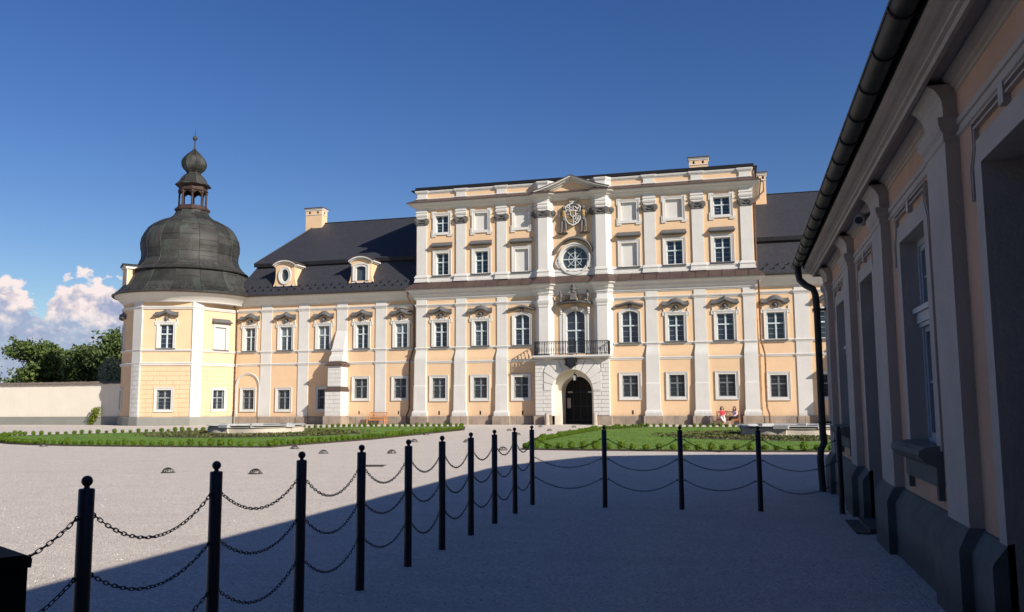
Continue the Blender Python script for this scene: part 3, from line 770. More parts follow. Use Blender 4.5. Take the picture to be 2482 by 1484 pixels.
for k in range(5): mb.box(ax0+.52+k*.55, ax0+.56+k*.55, 2.56, 2.6, 0, 4)
for z in (.25, 1.3, 2.35): mb.box(ax0+.5, ax1-.2, 2.55, 2.6, z, z+.09)
mb.build('gate_rails', iron, g)
mb = MB(FP)
for x in (-12.55, -11.0): mb.box(x-.18, x+.18, 2.50, 2.54, 2.34, 2.46)
mb.build('plate', whiteR, g)
mb = MB(FP); mb.box(-12.78, -12.52, 2.50, 2.545, 1.2, 1.95); mb.build('notice_board', whiteR, g)
# balcony
mb = MB(); YB = 61.22
mb.sweep([(-14.62, YR-.1), (-14.62, YB+.1), (-9.12, YB+.1), (-9.12, YR-.1)], [(-.3, 4.84), (.03, 4.84), (.07, 4.92), (.12, 4.94), (.12, 5.05), (-.1, 5.07)])
mb.box(-14.6, -9.14, YB+.15, YR+.02, 4.86, 5.06)
bal = mb.build('balcony', white, pal)
mb = MB()
def rail_run(p, q_, n):
    p, q_ = Vector(p), Vector(q_); d = (q_-p)
    for z in (5.16, 6.06): mb.tube([(p.x, p.y, z), (q_.x, q_.y, z)], .028 if z > 6 else .02, 6)
    for k in range(n+1):
        c = p+d*(k/n)
        big = k % 6 == 0
        mb.tube([(c.x, c.y, 5.07), (c.x, c.y, 5.16), (c.x, c.y, 5.3), (c.x, c.y, 5.45), (c.x, c.y, 5.62), (c.x, c.y, 5.86), (c.x, c.y, 5.97), (c.x, c.y, 6.06)],
                [.013, .013, .02, .034, .02, .012, .024, .012] if not big else [.03]*8, 5)
        if k < n:                                                   # scroll between balusters
            m_ = p+d*((k+.5)/n); L = d.length/n*.36; dx, dy = d.x/d.length, d.y/d.length
            mb.tube([(m_.x+dx*L*math.cos(a), m_.y+dy*L*math.cos(a), 5.93+.07*math.sin(a)) for a in [2*PI*j/8 for j in range(9)]], .008, 4, cap=False)
rail_run((-14.60, YB+.04, 0), (-9.14, YB+.04, 0), 42); rail_run((-14.60, YR-.02, 0), (-14.60, YB+.04, 0), 8); rail_run((-9.14, YR-.02, 0), (-9.14, YB+.04, 0), 8)
mb.build('railing', iron, bal)
mb = MB(FP)                                                        # dark carved keystone coat of arms
mb.prism([(-12.30, 4.98), (-12.38, 4.80), (-12.30, 4.55), (-12.36, 4.35), (-12.15, 4.22), (-11.92, 4.05), (-11.70, 4.22), (-11.48, 4.35), (-11.54, 4.55), (-11.46, 4.80), (-11.54, 4.98)], -.46, -.06)
mb.prism([(-12.18, 4.86), (-12.18, 4.42), (-11.92, 4.24), (-11.66, 4.42), (-11.66, 4.86)], -.56, -.4)
for x, s_ in ((-12.32, .13), (-11.52, .13), (-12.3, .1), (-11.54, .1)): mb.ball((x, -.4, 4.9 if s_ > .11 else 4.4), s_, .14, s_, 8, 6)
for k in range(5): mb.ball((-12.12+.1*k, -.45, 5.04+.03*math.sin(PI*k/4)), .055, .06, .09, 6, 5)
mb.build('keystone_crest', iron, o, smooth=40)
# pediment over the balcony door: ledge, volutes, bust and urns
mb = MB(FR)
mb.rings([[(x, .03, 8.86+z_), (x, -p_, 8.86+z_), (x, -p_-.04, 8.95+z_), (x, -p_*.4, 9.06+z_), (x, .03, 9.08+z_)] for x, z_, p_ in ((-13.1, -.02, .1), (-12.95, 0, .50), (-12.3, .10, .66), (-11.75, .12, .70), (-11.2, .10, .66), (-10.55, 0, .50), (-10.4, -.02, .1))])
led = mb.build('door_ledge', hoodgrey, pal)
mb = MB(FR)
for sx in (-1, 1):
    for k in range(20):
        t_ = k/19; a = t_*4.6; r_ = .20*(1-t_*.72)
        mb.ball((-11.75+sx*(.56-.0)+sx*r_*math.cos(a), -.16, 9.36+r_*math.sin(a)), .05, .08, .05, 5, 4)
    mb.tube([(-11.75+sx*.95, -.14, 9.14), (-11.75+sx*.75, -.14, 9.22), (-11.75+sx*.45, -.14, 9.52), (-11.75+sx*.22, -.14, 9.66)], [.05, .06, .06, .05], 6)
mb.prism([(-12.0, 9.16), (-11.5, 9.16), (-11.58, 9.5), (-11.52, 9.72), (-11.98, 9.72), (-11.92, 9.5)], -.30, 0)
mb.build('volute', whiteR, led, smooth=50)
mb = MB(FR); cx = -11.76
mb.prism([(-12.0, 9.16), (-11.5, 9.16), (-11.58, 9.5), (-11.52, 9.72), (-11.98, 9.72), (-11.92, 9.5)], -.78, -.30)
mb.lathe((cx, -.62, 9.72), [(.22, 0), (.22, .05), (.10, .10), (.09, .16)], 10)
mb.ball((cx, -.62, 9.97), .22, .15, .15, 10, 7); mb.ball((cx, -.62, 10.10), .08, .08, .10, 8, 6); mb.ball((cx, -.64, 10.23), .115, .13, .15, 10, 8)
mb.ball((cx, -.58, 10.27), .15, .14, .15, 10, 8); mb.ball((cx-.12, -.59, 10.13), .06, .07, .12, 6, 6); mb.ball((cx+.12, -.59, 10.13), .06, .07, .12, 6, 6); mb.ball((cx, -.77, 10.22), .02, .03, .04, 5, 4)
mb.build('bust', darkstone, led, smooth=60)
for x in (-12.76, -10.74):
    mb = MB(FR); mb.lathe((x, -.42, 9.08), [(.11, 0), (.11, .06), (.05, .12), (.05, .2), (.13, .34), (.15, .46), (.10, .56), (.05, .62), (.08, .68), (.06, .76), (.02, .84)], 10)
    mb.build('urn', darkstone, led, smooth=50)
for sx, x in ((-1, -12.80), (1, -10.72)):                            # consoles beside the door
    mb = MB(FR); mb.secs(x, [(5.2, .13, .05), (8.15, .13, .05)])
    mb.ball((x, -.12, 8.55), .15, .16, .13, 8, 6); mb.ball((x, -.10, 8.38), .12, .12, .10, 8, 6); mb.ball((x, -.08, 8.22), .09, .1, .08, 8, 6)
    mb.build('console', white, pal, smooth=50)
mb = MB(FR); mb.box(-11.98, -11.54, -.34, 0, 8.62, 8.78)
for k in range(4): mb.tube([(-11.91+.11*k, -.30, 8.80), (-11.91+.11*k, -.36, 8.70), (-11.91+.11*k, -.26, 8.52), (-11.91+.11*k, -.16, 8.40)], [.05, .055, .05, .03], 6)
mb.build('keystone', whiteR, pal, smooth=50)
# great coat of arms
mb = MB(FR)
shp = [(-12.36, 16.28), (-12.20, 16.42), (-12.02, 16.50), (-11.75, 16.62), (-11.48, 16.50), (-11.30, 16.42), (-11.14, 16.28), (-11.20, 16.0), (-11.12, 15.7), (-11.16, 15.35), (-11.36, 15.02), (-11.75, 14.80), (-12.14, 15.02), (-12.34, 15.35), (-12.38, 15.7), (-12.30, 16.0)]
mb.prism(shp, -.20, .0)
arms = mb.build('coat_of_arms', darkstone, pal, label='painted coat of arms with crown and two supporters')
mb = MB(FR); ring_frame(mb, [(-11.75+(x+11.75)*.90, 15.7+(z-15.7)*.90) for x, z in shp], shp, -.26, -.1)
ridge(mb, [(-11.75, 16.5), (-11.75, 14.9)], .045, -.24, -.1); ridge(mb, [(-12.3, 15.72), (-11.2, 15.72)], .045, -.24, -.1)
ridge(mb, [(-12.03, 16.4), (-12.03, 15.85)], .06, -.25, -.1); ridge(mb, [(-12.2, 16.24), (-11.86, 16.24)], .05, -.25, -.1); ridge(mb, [(-12.24, 16.05), (-11.82, 16.05)], .05, -.25, -.1)
ridge(mb, [(-11.62, 16.3), (-11.42, 16.1), (-11.28, 16.25)], .07, -.25, -.1); ridge(mb, [(-11.6, 16.0), (-11.35, 15.9)], .07, -.25, -.1)
for k in range(4): ridge(mb, [(-11.62+.12*k, 15.62), (-11.50+.10*k, 15.22)], .04, -.25, -.1)
for x, z in ((-11.62, 15.12), (-11.48, 15.2), (-11.55, 15.0), (-11.4, 15.34), (-11.35, 15.12), (-11.62, 15.33)): mb.ball((x, -.2, z), .05, .05, .06, 6, 5)
ring_frame(mb, [(x_, z_) for x_, z_ in [(-11.92, 15.94), (-11.58, 15.94), (-11.58, 15.66), (-11.75, 15.5), (-11.92, 15.66)]], [(x_, z_) for x_, z_ in [(-11.97, 15.99), (-11.53, 15.99), (-11.53, 15.63), (-11.75, 15.43), (-11.97, 15.63)]], -.28, -.15)
mb.build('shield_charges', white, arms)
mb = MB(FR); mb.prism([(-12.2, 15.30), (-11.80, 15.30), (-11.80, 15.05), (-12.08, 15.12)], -.225, -.1); mb.prism([(-12.24, 15.62), (-11.85, 15.62), (-11.85, 15.42), (-12.26, 15.42)], -.222, -.1); mb.prism([(-11.88, 15.9), (-11.62, 15.9), (-11.62, 15.74), (-11.88, 15.74)], -.27, -.15)
mb.build('gilded_charges', gold(), arms)
mb = MB(FR)
mb.secs(-11.75, [(16.62, .26, .22), (16.74, .30, .24)], 0)
for k in range(7):
    x = -12.03+.093*k; mb.ball((x, -.2, 16.86+.05*math.cos((k-3)/3*PI/2)), .05, .06, .12, 6, 6)
mb.ball((-11.75, -.2, 17.08), .06, .06, .09, 6, 6)
for sx in (-1, 1):
    for k in range(5): mb.ball((-11.75+sx*(.28+.075*k), -.15, 16.78+.06*k+.04*(k % 2)), .06, .06, .10, 6, 5)
mb.build('crown', whiteR, arms, smooth=50)
for sx in (-1, 1):
    c = -11.75+sx*.76; mb = MB(FR)
    mb.secs(c+sx*.06, [(14.22, .32, .28), (14.32, .38, .34)], 0)          # bracket
    for s2, lx in ((-1, -.15), (1, .15)):
        mb.tube([(c+lx*.7, -.15, 15.35), (c+lx*1.0, -.19, 14.95), (c+lx*1.1, -.14, 14.62), (c+lx*1.15, -.16, 14.38)], [.12, .11, .08, .06], 8)
        mb.ball((c+lx*1.15, -.20, 14.36), .07, .11, .05, 6, 5)
    mb.tube([(c, -.15, 15.25), (c, -.16, 15.5), (c-sx*.02, -.16, 15.8), (c-sx*.02, -.16, 15.98), (c-sx*.02, -.16, 16.06)], [.17, .14, .19, .17, .07], 9)
    mb.ball((c-sx*.02, -.17, 16.20), .105, .12, .14, 9, 7); mb.ball((c-sx*.0, -.13, 16.24), .15, .12, .14, 9, 7)
    mb.tube([(c+sx*.16, -.16, 15.92), (c+sx*.30, -.22, 15.72), (c+sx*.36, -.26, 15.52)], [.075, .065, .05], 7)
    mb.tube([(c-sx*.16, -.16, 15.92), (c-sx*.30, -.24, 15.80), (c-sx*.40, -.26, 15.9)], [.075, .065, .05], 7)
    mb.tube([(c+sx*.40, -.28, 15.44), (c+sx*.42, -.28, 16.30)], [.02, .012], 5); mb.ball((c+sx*.37, -.27, 15.5), .06, .06, .06, 6, 5)
    mb.build('heraldic_figure', darkstone, arms, smooth=60)
    mb = MB(FR); mb.tube([(c, -.17, 15.52), (c-sx*.02, -.18, 15.8), (c-sx*.02, -.17, 15.96)], [.15, .195, .17], 9); mb.build('gilded_coat', gold(), arms, smooth=60)

# ================================================================ wings
WL = [(-38.15, -37.20), (-34.73, -33.83), (-31.33, -30.42), (-27.95, -27.05)]
WR = [(3.83, 4.80), (7.2, 8.1), (10.6, 11.5)]
WF = [(-39.71, -38.75), (-36.44, -35.38), (-33.02, -31.99), (-29.64, -28.61), (-26.28, -25.25)]
GL = [(-39.77, -38.72, 1.22, 2.80), (-36.51, -35.44, 1.21, 2.78), (-32.93, -31.9, 1.21, 2.80), (-29.73, -28.63, 2.05, 3.60), (-26.34, -25.32, 2.05, 3.58)]
RFn = [(1.93, 3.13), (5.5, 6.6), (8.9, 10.0)]
RG = [(2.01, 3.13, 1.92, 3.46), (5.5, 6.6, 1.92, 3.46)]
mb = MB(FW)
wall_holes(mb, -40.6, -24.35, .55, 10.5, [(a, b, 6.02, 7.92) for a, b in WF]+GL)
mb.face([(-40.6, 0, 0), (-40.6, 11, 0), (-40.6, 11, 10.5), (-40.6, 0, 10.5)]); mb.face([(-40.6, 12, 0), (-24.4, 12, 0), (-24.4, 12, 10.5), (-40.6, 12, 10.5)]); mb.build('wing_wall', peach, pal); mb = MB(FW)
wall_holes(mb, 1.2, 17, .55, 10.5, [(a, b, 5.96, 7.88) for a, b in RFn]+RG)
mb.face([(17, 0, 0), (17, 11, 0), (17, 11, 10.5), (17, 0, 10.5)])
mb.face([(1.2, 12, 0), (17, 12, 0), (17, 12, 10.5), (1.2, 12, 10.5)])
mb.build('wing_wall', peach, pal)
kinds = ['seg', 'ogee', 'seg', 'ogee', 'ogee']
for i, (a, b) in enumerate(WF):
    o = window(pal, FW, a, b, 6.02, 7.92, style='ears', fw_=.19, glassm=duskglass if i in (1, 2, 4) else glass)
    hood(o, FW, (a+b)/2, 8.55, .98, kinds[i]); mask_head(o, FW, (a+b)/2, 8.42)
    if i in (1, 2, 4):
        bl = MB(FW); bl.box(a+.06, b-.06, .215, .222, 6.02+(1.05, .95, 1.25)[(1, 2, 4).index(i)], 7.86); bl.build('roller_blind', blindm, o)
for i, (a, b, c, d_) in enumerate(GL): window(pal, FW, a, b, c, d_, style='full', fw_=.19, grille=True, sillw=0)
for i, (a, b) in enumerate(RFn):
    o = window(pal, FW, a, b, 5.96, 7.88, style='ears', fw_=.19); hood(o, FW, (a+b)/2, 8.52, 1.0, 'seg'); mask_head(o, FW, (a+b)/2, 8.40)
for a, b, c, d_ in RG: window(pal, FW, a, b, c, d_, style='full', fw_=.22, grille=True, sillw=0)
for a, b in WL+WR:
    mb = MB(FW); mb.secs((a+b)/2, [(.6, (b-a)/2, .06), (10.2, (b-a)/2, .06)]); pl = mb.build('pilaster', white, pal)
def wl(pr_, x0, x1, its): return jog_path(x0, x1, YW, [(a, b, pr_) for a, b in its])
L_, R_ = wl(.06, -40.6, -24.4, WL), wl(.06, 1.25, 17, WR)
strings('upper_string_course', [L_, R_], [(d, z+.12) for d, z in up])
strings('sill_string_course', [L_, R_], [(d, z+.05) for d, z in sc_p])
strings('lower_string_course', [L_, R_], [(0, 4.76), (.04, 4.78), (.04, 4.84), (.08, 4.88), (.08, 4.92), (0, 4.96)])
ev = [(0, 9.72), (.05, 9.74), (.07, 9.82), (.20, 9.94), (.30, 10.10), (.46, 10.28), (.56, 10.34), (.58, 10.40), (.60, 10.46), (0, 10.5)]
strings('eaves_cornice', [[(-40.9, YW), (-24.4, YW)], [(1.25, YW), (17, YW)]], ev)
strings('plinth', [L_, R_], [(.07, -.02), (.07, .56), (.05, .62), (-.02, .63)], sandstone)
strings('plinth', [[(-24.5, YR-.12), (-14.6, YR-.12)], [(-9.2, YR-.12), (1.3, YR-.12)]], [(.07, -.02), (.07, .58), (.05, .64), (-.02, .65)], sandstone)
# blind arch round the first wing window
mb = MB(FW); ap = arc_pts(-40.30, -38.28, 3.1, 1.01, 20)
ridge(mb, [(-40.30, .62)]+ap+[(-38.28, .62)], .09, -.07, .0); ridge(mb, [(-40.38, .62)]+arc_pts(-40.38, -38.20, 3.1, 1.09, 20)+[(-38.20, .62)], .05, -.11, .0)
mb.build('blind_arch', white, pal)
# ventilation slots
mb = MB(FW)
for x in (-29.3, -25.95): mb.box(x-.05, x+.05, -.004, .1, .78, 1.05)
for x in (-22.4, -19.1, -15.8, -7.6): mb.box(x-.06, x+.06, -.5-.025, -.3, .74, 1.03) if False else mb.box(x-.06, x+.06, -.526, -.40, .74, 1.03)
mb.build('vent_slots', doorm, pal)

# roofs of the wings (mansard)
ZE, YE, ZB, YBk, ZRg, YRg = 10.5, YW-.68, 13.48, 64.15, 17.85, 69.2
mb = MB()
def roofL():
    e0, e1 = (-40.6, YE, ZE), (-24.3, YE, ZE); b0, b1 = (-39.55, YBk+.12, ZB-.28), (-24.3, YBk+.12, ZB-.28)
    mb.rings([[e0, e1, (e1[0], e1[1], ZE+.04), (e0[0], e0[1], ZE+.04)], [b0, b1, (b1[0], b1[1], b1[2]+.04), (b0[0], b0[1], b0[2]+.04)]])
    mb.face([e0, b0, (-39.55, 76, ZB-.28), (-42.5, 76, ZE)])
    # upper slope with overhanging lip
    l0, l1 = (-39.75, YBk-.12, ZB), (-24.3, YBk-.12, ZB); r0_, r1_ = (-36.45, YRg, ZRg), (-24.3, YRg, ZRg)
    mb.face([l0, l1, r1_, r0_]); mb.face([l0, r0_, (-36.45, 72, ZRg), (-39.75, 77, ZB)])
    mb.face([r0_, r1_, (-24.3, 76, ZB), (-36.45, 76, ZB)])
    mb.face([l0, l1, (l1[0], l1[1]+.10, ZB-.26), (l0[0]+.1, l0[1]+.10, ZB-.26)])
    mb.face([(l0[0]+.1, l0[1]+.10, ZB-.26), (l1[0], l1[1]+.10, ZB-.26), (l1[0], YBk+.2, ZB-.28), (l0[0]+.3, YBk+.2, ZB-.28)])
roofL(); mb.build('wing_roof', slate, pal); mb = MB()
def roofR():
    e0, e1 = (1.3, YE, ZE), (17.6, YE, ZE); b0, b1 = (1.3, YBk+.12, ZB-.28), (16.6, YBk+.12, ZB-.28)
    mb.face([e0, e1, b1, b0]); mb.face([e1, (17.6, 76, ZE), (16.6, 76, ZB), b1])
    l0, l1 = (1.3, YBk-.12, ZB), (16.8, YBk-.12, ZB); r0_, r1_ = (1.3, YRg, ZRg), (12.5, YRg, ZRg)
    mb.face([l0, l1, r1_, r0_]); mb.face([l1, (16.8, 76, ZB), r1_]); mb.face([r0_, r1_, (16.8, 76, ZB), (1.3, 76, ZB)])
    mb.face([l0, l1, (l1[0], l1[1]+.10, ZB-.26), (l0[0], l0[1]+.10, ZB-.26)])
roofR()
wr = mb.build('wing_roof', slate, pal)
mb = MB()
mb.face([(-39.74, YBk-.135, ZB-.27), (-24.3, YBk-.135, ZB-.27), (-24.3, YBk-.135, ZB+.02), (-39.74, YBk-.135, ZB+.02)]); mb.build('roof_flashing', blackroof, wr)
mb = MB(); mb.tube([(-39.75, YBk-.12, ZB+.02), (-36.45, YRg, ZRg+.02), (-24.3, YRg, ZRg+.02)], .05, 6); mb.build('ridge_flashing', blackroof, wr)
mb = MB(); mb.box(1.3, 16.8, YBk-.16, YBk-.12, ZB-.27, ZB+.02); mb.build('roof_flashing', blackroof, wr); mb = MB(); mb.tube([(1.3, YRg, ZRg+.02), (12.5, YRg, ZRg+.02), (16.8, YBk, ZB)], .05, 6)
mb.build('ridge_flashing', blackroof, wr)
mb = MB()
for xs3 in ((-40.0, -24.8), (1.8, 16)):
    for row, zz in enumerate((10.95, 11.25)):
        x = xs3[0]+row*.3
        while x < xs3[1]:
            y = YE+(zz-ZE)*(YBk+.12-YE)/(ZB-.28-ZE); mb.box(x-.05, x+.05, y-.14, y, zz, zz+.025); mb.box(x-.05, x+.05, y-.14, y-.12, zz-.0, zz+.10); x += .72
o = mb.build('snow_guards', blackroof, wr); o['kind'] = 'stuff'
# gutters and downpipes
def gutter(mb, path, r=.085):
    mb.sweep(path, [(-.01, .09), (0, 0), (.04, -.06), (.10, -.085), (.16, -.06), (.19, 0), (.195, .03), (.18, .02), (.16, -.03), (.10, -.06), (.03, -.04), (.01, .0), (.0, .09)])
mb = MB(lambda x, y, z: (x, y, z+10.50)); gutter(mb, [(-40.55, YE+.02), (-24.6, YE+.02)]); mb.build('gutter', gutterm, pal); mb = MB(lambda x, y, z: (x, y, z+10.50)); gutter(mb, [(1.4, YE+.02), (17.7, YE+.02)]); mb.build('gutter', gutterm, pal)
def downpipe(x, zs, off):
    mb = MB(); mb.lathe((x, YE-.05, 10.18), [(.07, 0), (.14, .05), (.15, .30), (.12, .33)], 4, PI/4)
    mb.tube([(x, YE-.05, 10.2), (x, YE-.05, 9.9), (x+off[0], YW-.18, 9.2), (x+off[0], YW-.14, 6.0), (x+off[0]+off[1], YW-.22, 4.9), (x+off[0]+off[1], YW-.22, 1.2), (x+off[0]+off[1]*1.6, YW-.3, .7), (x+off[0]+off[1]*1.6, YW-.3, .02)], .06, 8)
    for z in (8.6, 7.4, 6.2, 4.2, 2.6, 1.3): mb.lathe((x+off[0]+(off[1] if z < 5 else 0), YW-(.22 if z < 5 else .15), z), [(.075, 0), (.075, .06)], 8)
    return mb.build('downpipe', pipem, pal, smooth=40)
downpipe(-40.42, 0, (.02, .0)); downpipe(-24.95, 0, (.30, -.32)); downpipe(1.45, 0, (.02, .25))
# dormers
def dormer(xc, oval):
    yf = 62.72; zb_, zt = 11.28, 12.92; h = .92
    Fd = lambda u_, d, z: (xc+u_, yf+d, z)
    mb = MB(Fd)
    side = [(-1.06, zb_), (-1.05, zb_+.14), (-.98, zb_+.22), (-.90, zb_+.55), (-.86, zb_+.9), (-.86, zt)]
    out = side+[(-x, z) for x, z in reversed(side)]
    top_ = arc_pts(-.86, .86, zt, .30, 12)
    poly = side[:-1]+top_+[(-x, z) for x, z in reversed(side[:-1])]
    # front with its opening
    if oval: op = [(.36*math.cos(2*PI*k/28), 12.17+.52*math.sin(2*PI*k/28)) for k in range(28)]
    else: op = None
    hole = (-.42, .42, 11.62, 12.72) if oval else (-.42, .42, 11.45, 12.62)
    wall_holes(mb, -.86, .86, zb_, zt, [(hole[0], hole[1], max(hole[2], zb_), hole[3])])
    mb.prism([(-1.06, zb_), (-1.05, zb_+.14), (-.98, zb_+.22), (-.90, zb_+.55), (-.859, zb_+.9), (-.859, zb_)], 0, .3)
    mb.prism([(1.06, zb_), (1.05, zb_+.14), (.98, zb_+.22), (.90, zb_+.55), (.859, zb_+.9), (.859, zb_)], 0, .3)
    mb.prism([(-.86, zt)]+top_+[(.86, zt)], 0, .3)
    for sx in (-1, 1): mb.face([(sx*.86, 0, zb_), (sx*.86, 1.9, zb_), (sx*.86, 1.9, zt), (sx*.86, 0, zt)])
    if oval:
        n_ = 28
        for k in range(n_):
            a0, a1 = 2*PI*k/n_, 2*PI*(k+1)/n_
            def sq(a):
                c, s_ = .36*math.cos(a), .52*math.sin(a); m_ = max(abs(c)/.42, abs(s_)/.55); return (c/m_, 12.17+s_/m_)
            mb.face([(.36*math.cos(a0), 0, 12.17+.52*math.sin(a0)), (.36*math.cos(a1), 0, 12.17+.52*math.sin(a1)), (sq(a1)[0], 0, sq(a1)[1]), (sq(a0)[0], 0, sq(a0)[1])])
    D = mb.build('dormer', peach, pal, label='dormer with oval window' if oval else 'dormer with arched window')
    mb = MB(Fd)
    if oval:
        f = lambda r_: [(.36*r_*math.cos(2*PI*k/28), 12.17+(.52+.36*(r_-1))*math.sin(2*PI*k/28)) for k in range(28)]
        ring_frame(mb, f(1), f(1.38), -.07, .2); ring_frame(mb, f(1.38), f(1.62), -.10, .02)
    else:
        a_ = frame_loop(-.42, .42, 11.45, 12.62, .12); b_ = frame_loop(-.60, .60, 11.45, 12.80, .16); c_ = frame_loop(-.70, .70, 11.45, 12.90, .18)
        ring_frame(mb, a_, b_, -.06, .2, closed=False); ring_frame(mb, b_, c_, -.10, .02, closed=False)
    ridge(mb, [(-.80, zb_+.03), (.80, zb_+.03)], .07, -.05, .0)
    mb.build('surround', white, D)
    mb = MB(Fd); mb.prism(f(1.02) if oval else a_, .14, .17); mb.build('pane', duskglass, D)
    # curved cornice and copper roof running back into the slope
    mb = MB(Fd)
    for (e, p0, th, lift) in ((1.0, -.12, .10, -.02), (1.08, -.24, .10, .07)):
        rg = []
        for u_, z in arc_pts(-.94*e, .94*e, zt, .34, 16): rg.append([(u_, .1, z+lift), (u_, p0, z+lift), (u_, p0, z+lift+th), (u_, .1, z+lift+th)])
        mb.rings(rg)
        for sx in (-1, 1): mb.box(sx*.86 if sx > 0 else -.86+p0, .86-p0 if sx > 0 else -.86, 0, 1.5, zt+lift-.02, zt+lift+th-.03)
    mb.build('cornice', white, D)
    mb = MB(Fd); rg = []
    for y_ in (-.28, 1.6): rg.append([(u_, y_, z+.17) for u_, z in arc_pts(-1.12, 1.12, zt, .36, 16)]+[(u_, y_, z+.21) for u_, z in reversed(arc_pts(-1.14, 1.14, zt, .36, 16))])
    mb.rings(rg); mb.build('dormer_roof', copperb, D)
dormer(-36.02, True); dormer(-29.22, False)
# chimneys
def chimney(x0, x1, y0, y1, z0, z1):
    mb = MB(); mb.box(x0, x1, y0, y1, z0, z1-.55)
    P4 = [(x0, y0), (x1, y0), (x1, y1), (x0, y1)]
    mb.box(x0, x1, y0, y1, z1-.55, z1-.2)
    c = mb.build('chimney', peach, pal)
    mb = MB(); mb.sweep(P4, [(0, z1-.62), (.04, z1-.61), (.04, z1-.55), (0, z1-.54)], closed=True); mb.sweep(P4, [(0, z1-.22), (.04, z1-.2), (.05, z1-.12), (.10, z1-.06), (.10, z1-.02), (0, z1-.0)], closed=True)
    mb.build('chimney_band', white, c)
    mb = MB(); mb.box(x0-.14, x1+.14, y0-.14, y1+.14, z1-.0, z1+.06); mb.build('chimney_cap', copperb, c)
    mb = MB(); n_ = max(2, int((x1-x0)/.8))
    for k in range(n_):
        xx = x0+(x1-x0)*(k+.5+(.0))/n_; mb.prism([(xx-.08, z1-.50), (xx+.08, z1-.50)]+[(xx+.08*math.cos(PI*j/6), z1-.34+.08*math.sin(PI*j/6)) for j in range(7)], y0-.004, y0+.05)
    yy = (y0+y1)/2; mb.box(x1-.05, x1+.004, yy-.09, yy+.09, z1-.50, z1-.28)
    mb.build('smoke_holes', doorm, c)
chimney(-40.4+.0, -38.75, 68.8, 69.9, 15.0, 20.6) if False else chimney(-37.45, -35.85, 68.6, 69.6, 15.0, 19.15)
chimney(-3.38, -1.95, 68.0, 68.9, 18.5, 20.95); chimney(1.62, 2.42, 68.0, 69.0, 15.5, 19.35)
mb = MB(); x = 1.33                                                   # rainwater pipe at the block's top corner
mb.tube([(x+.05, YR+.5, 18.4), (x+.12, YR+.45, 17.6), (x+.75, YR+.3, 17.3), (x+.72, YR+.25, 16.6), (x+.05, YR+.2, 16.0), (x+.05, YR+.2, 10.7)], .05, 8); mb.build('downpipe', pipem, pal, smooth=40)

# ================================================================ buttresses
def buttress(x0, x1, label):
    B_ = empty('buttress', ((x0+x1)/2, YW-.7, 0), label, 'buttress', 'buttresses on the palace wings')
    uc = (x0+x1)/2; h = (x1-x0)/2
    F_ = FW
    mb = MB(F_); sx = .0
    mb.secs(uc, [(4.95, h-.10, 1.05), (5.02, h-.08, 1.06), (5.35, h-.11, .98), (5.5, h-.15, .80), (5.78, h-.17, .74), (5.80, h-.13, .80), (5.95, h-.13, .80), (5.97, h-.17, .72), (7.4, h-.205, .10), (7.46, h-.208, .066)])
    mb.build('upper_shaft', white, B_)
    mb = MB(F_); mb.secs(uc, [(2.95, h-.12, 1.20), (4.62, h-.12, 1.20)]); mb.secs(uc, [(.6, h-.02, 1.42), (2.62, h-.02, 1.42)]); core = mb.build('lower_block', white, B_)
    for z0_, z1_, hh, dd in ((.68, 2.60, h, 1.45), (3.02, 4.62, h-.10, 1.23)):
        mb = MB(F_); nr = max(3, round((z1_-z0_)/.33)); bh_ = (z1_-z0_)/nr
        for r_ in range(nr):
            sp = .55 if r_ % 2 else .30; z = z0_+r_*bh_; xm = uc-hh+2*hh*sp
            for a, b in ((uc-hh, xm-.012), (xm+.012, uc+hh)): mb.box(a, b, -dd, -dd+.2, z, z+bh_-.022)
        mb.build('rustication', white, core)
    mb = MB(F_)
    mb.secs(uc, [(4.62, h+.08, 1.40), (4.70, h+.08, 1.42), (4.97, h-.24, 1.10)], .0); mb.build('weathering', copperb, B_); mb = MB(F_); mb.secs(uc, [(2.60, h+.04, 1.50), (2.66, h+.04, 1.52), (2.97, h-.10, 1.22)], 0)
    mb.build('weathering', copperb, B_)
    mb = MB(F_); mb.secs(uc, [(-.02, h+.10, 1.55), (.64, h+.10, 1.55), (.68, h+.08, 1.53)]); mb.build('plinth', sandstone, B_)
buttress(-31.55, -30.22, 'rusticated white stepped buttress beside the wooden bench left of the centre block')
buttress(7.0, 8.4, 'stepped buttress on the right wing, behind the shaded side building')

# ================================================================ corner tower
TC = Vector((-45.0, 62.65)); TR = 5.0
tow = empty('corner_tower', (TC.x, TC.y, 0), 'round corner tower with onion dome of dark patinated copper and open lantern', 'tower')
vaz = 35.6                                                           # direction to the viewer, degrees from -Y towards +X
def tp(phi, r=TR):                                                   # phi measured from that direction
    a = R(vaz+phi); return (TC.x+r*math.sin(a), TC.y-r*math.cos(a))
ph = [-172, -160, -148, -136, -124, -112, -100, -88, -76, -64, -53.5, -43, 4, 69, 82, 95]
tpath = [tp(p) for p in ph]
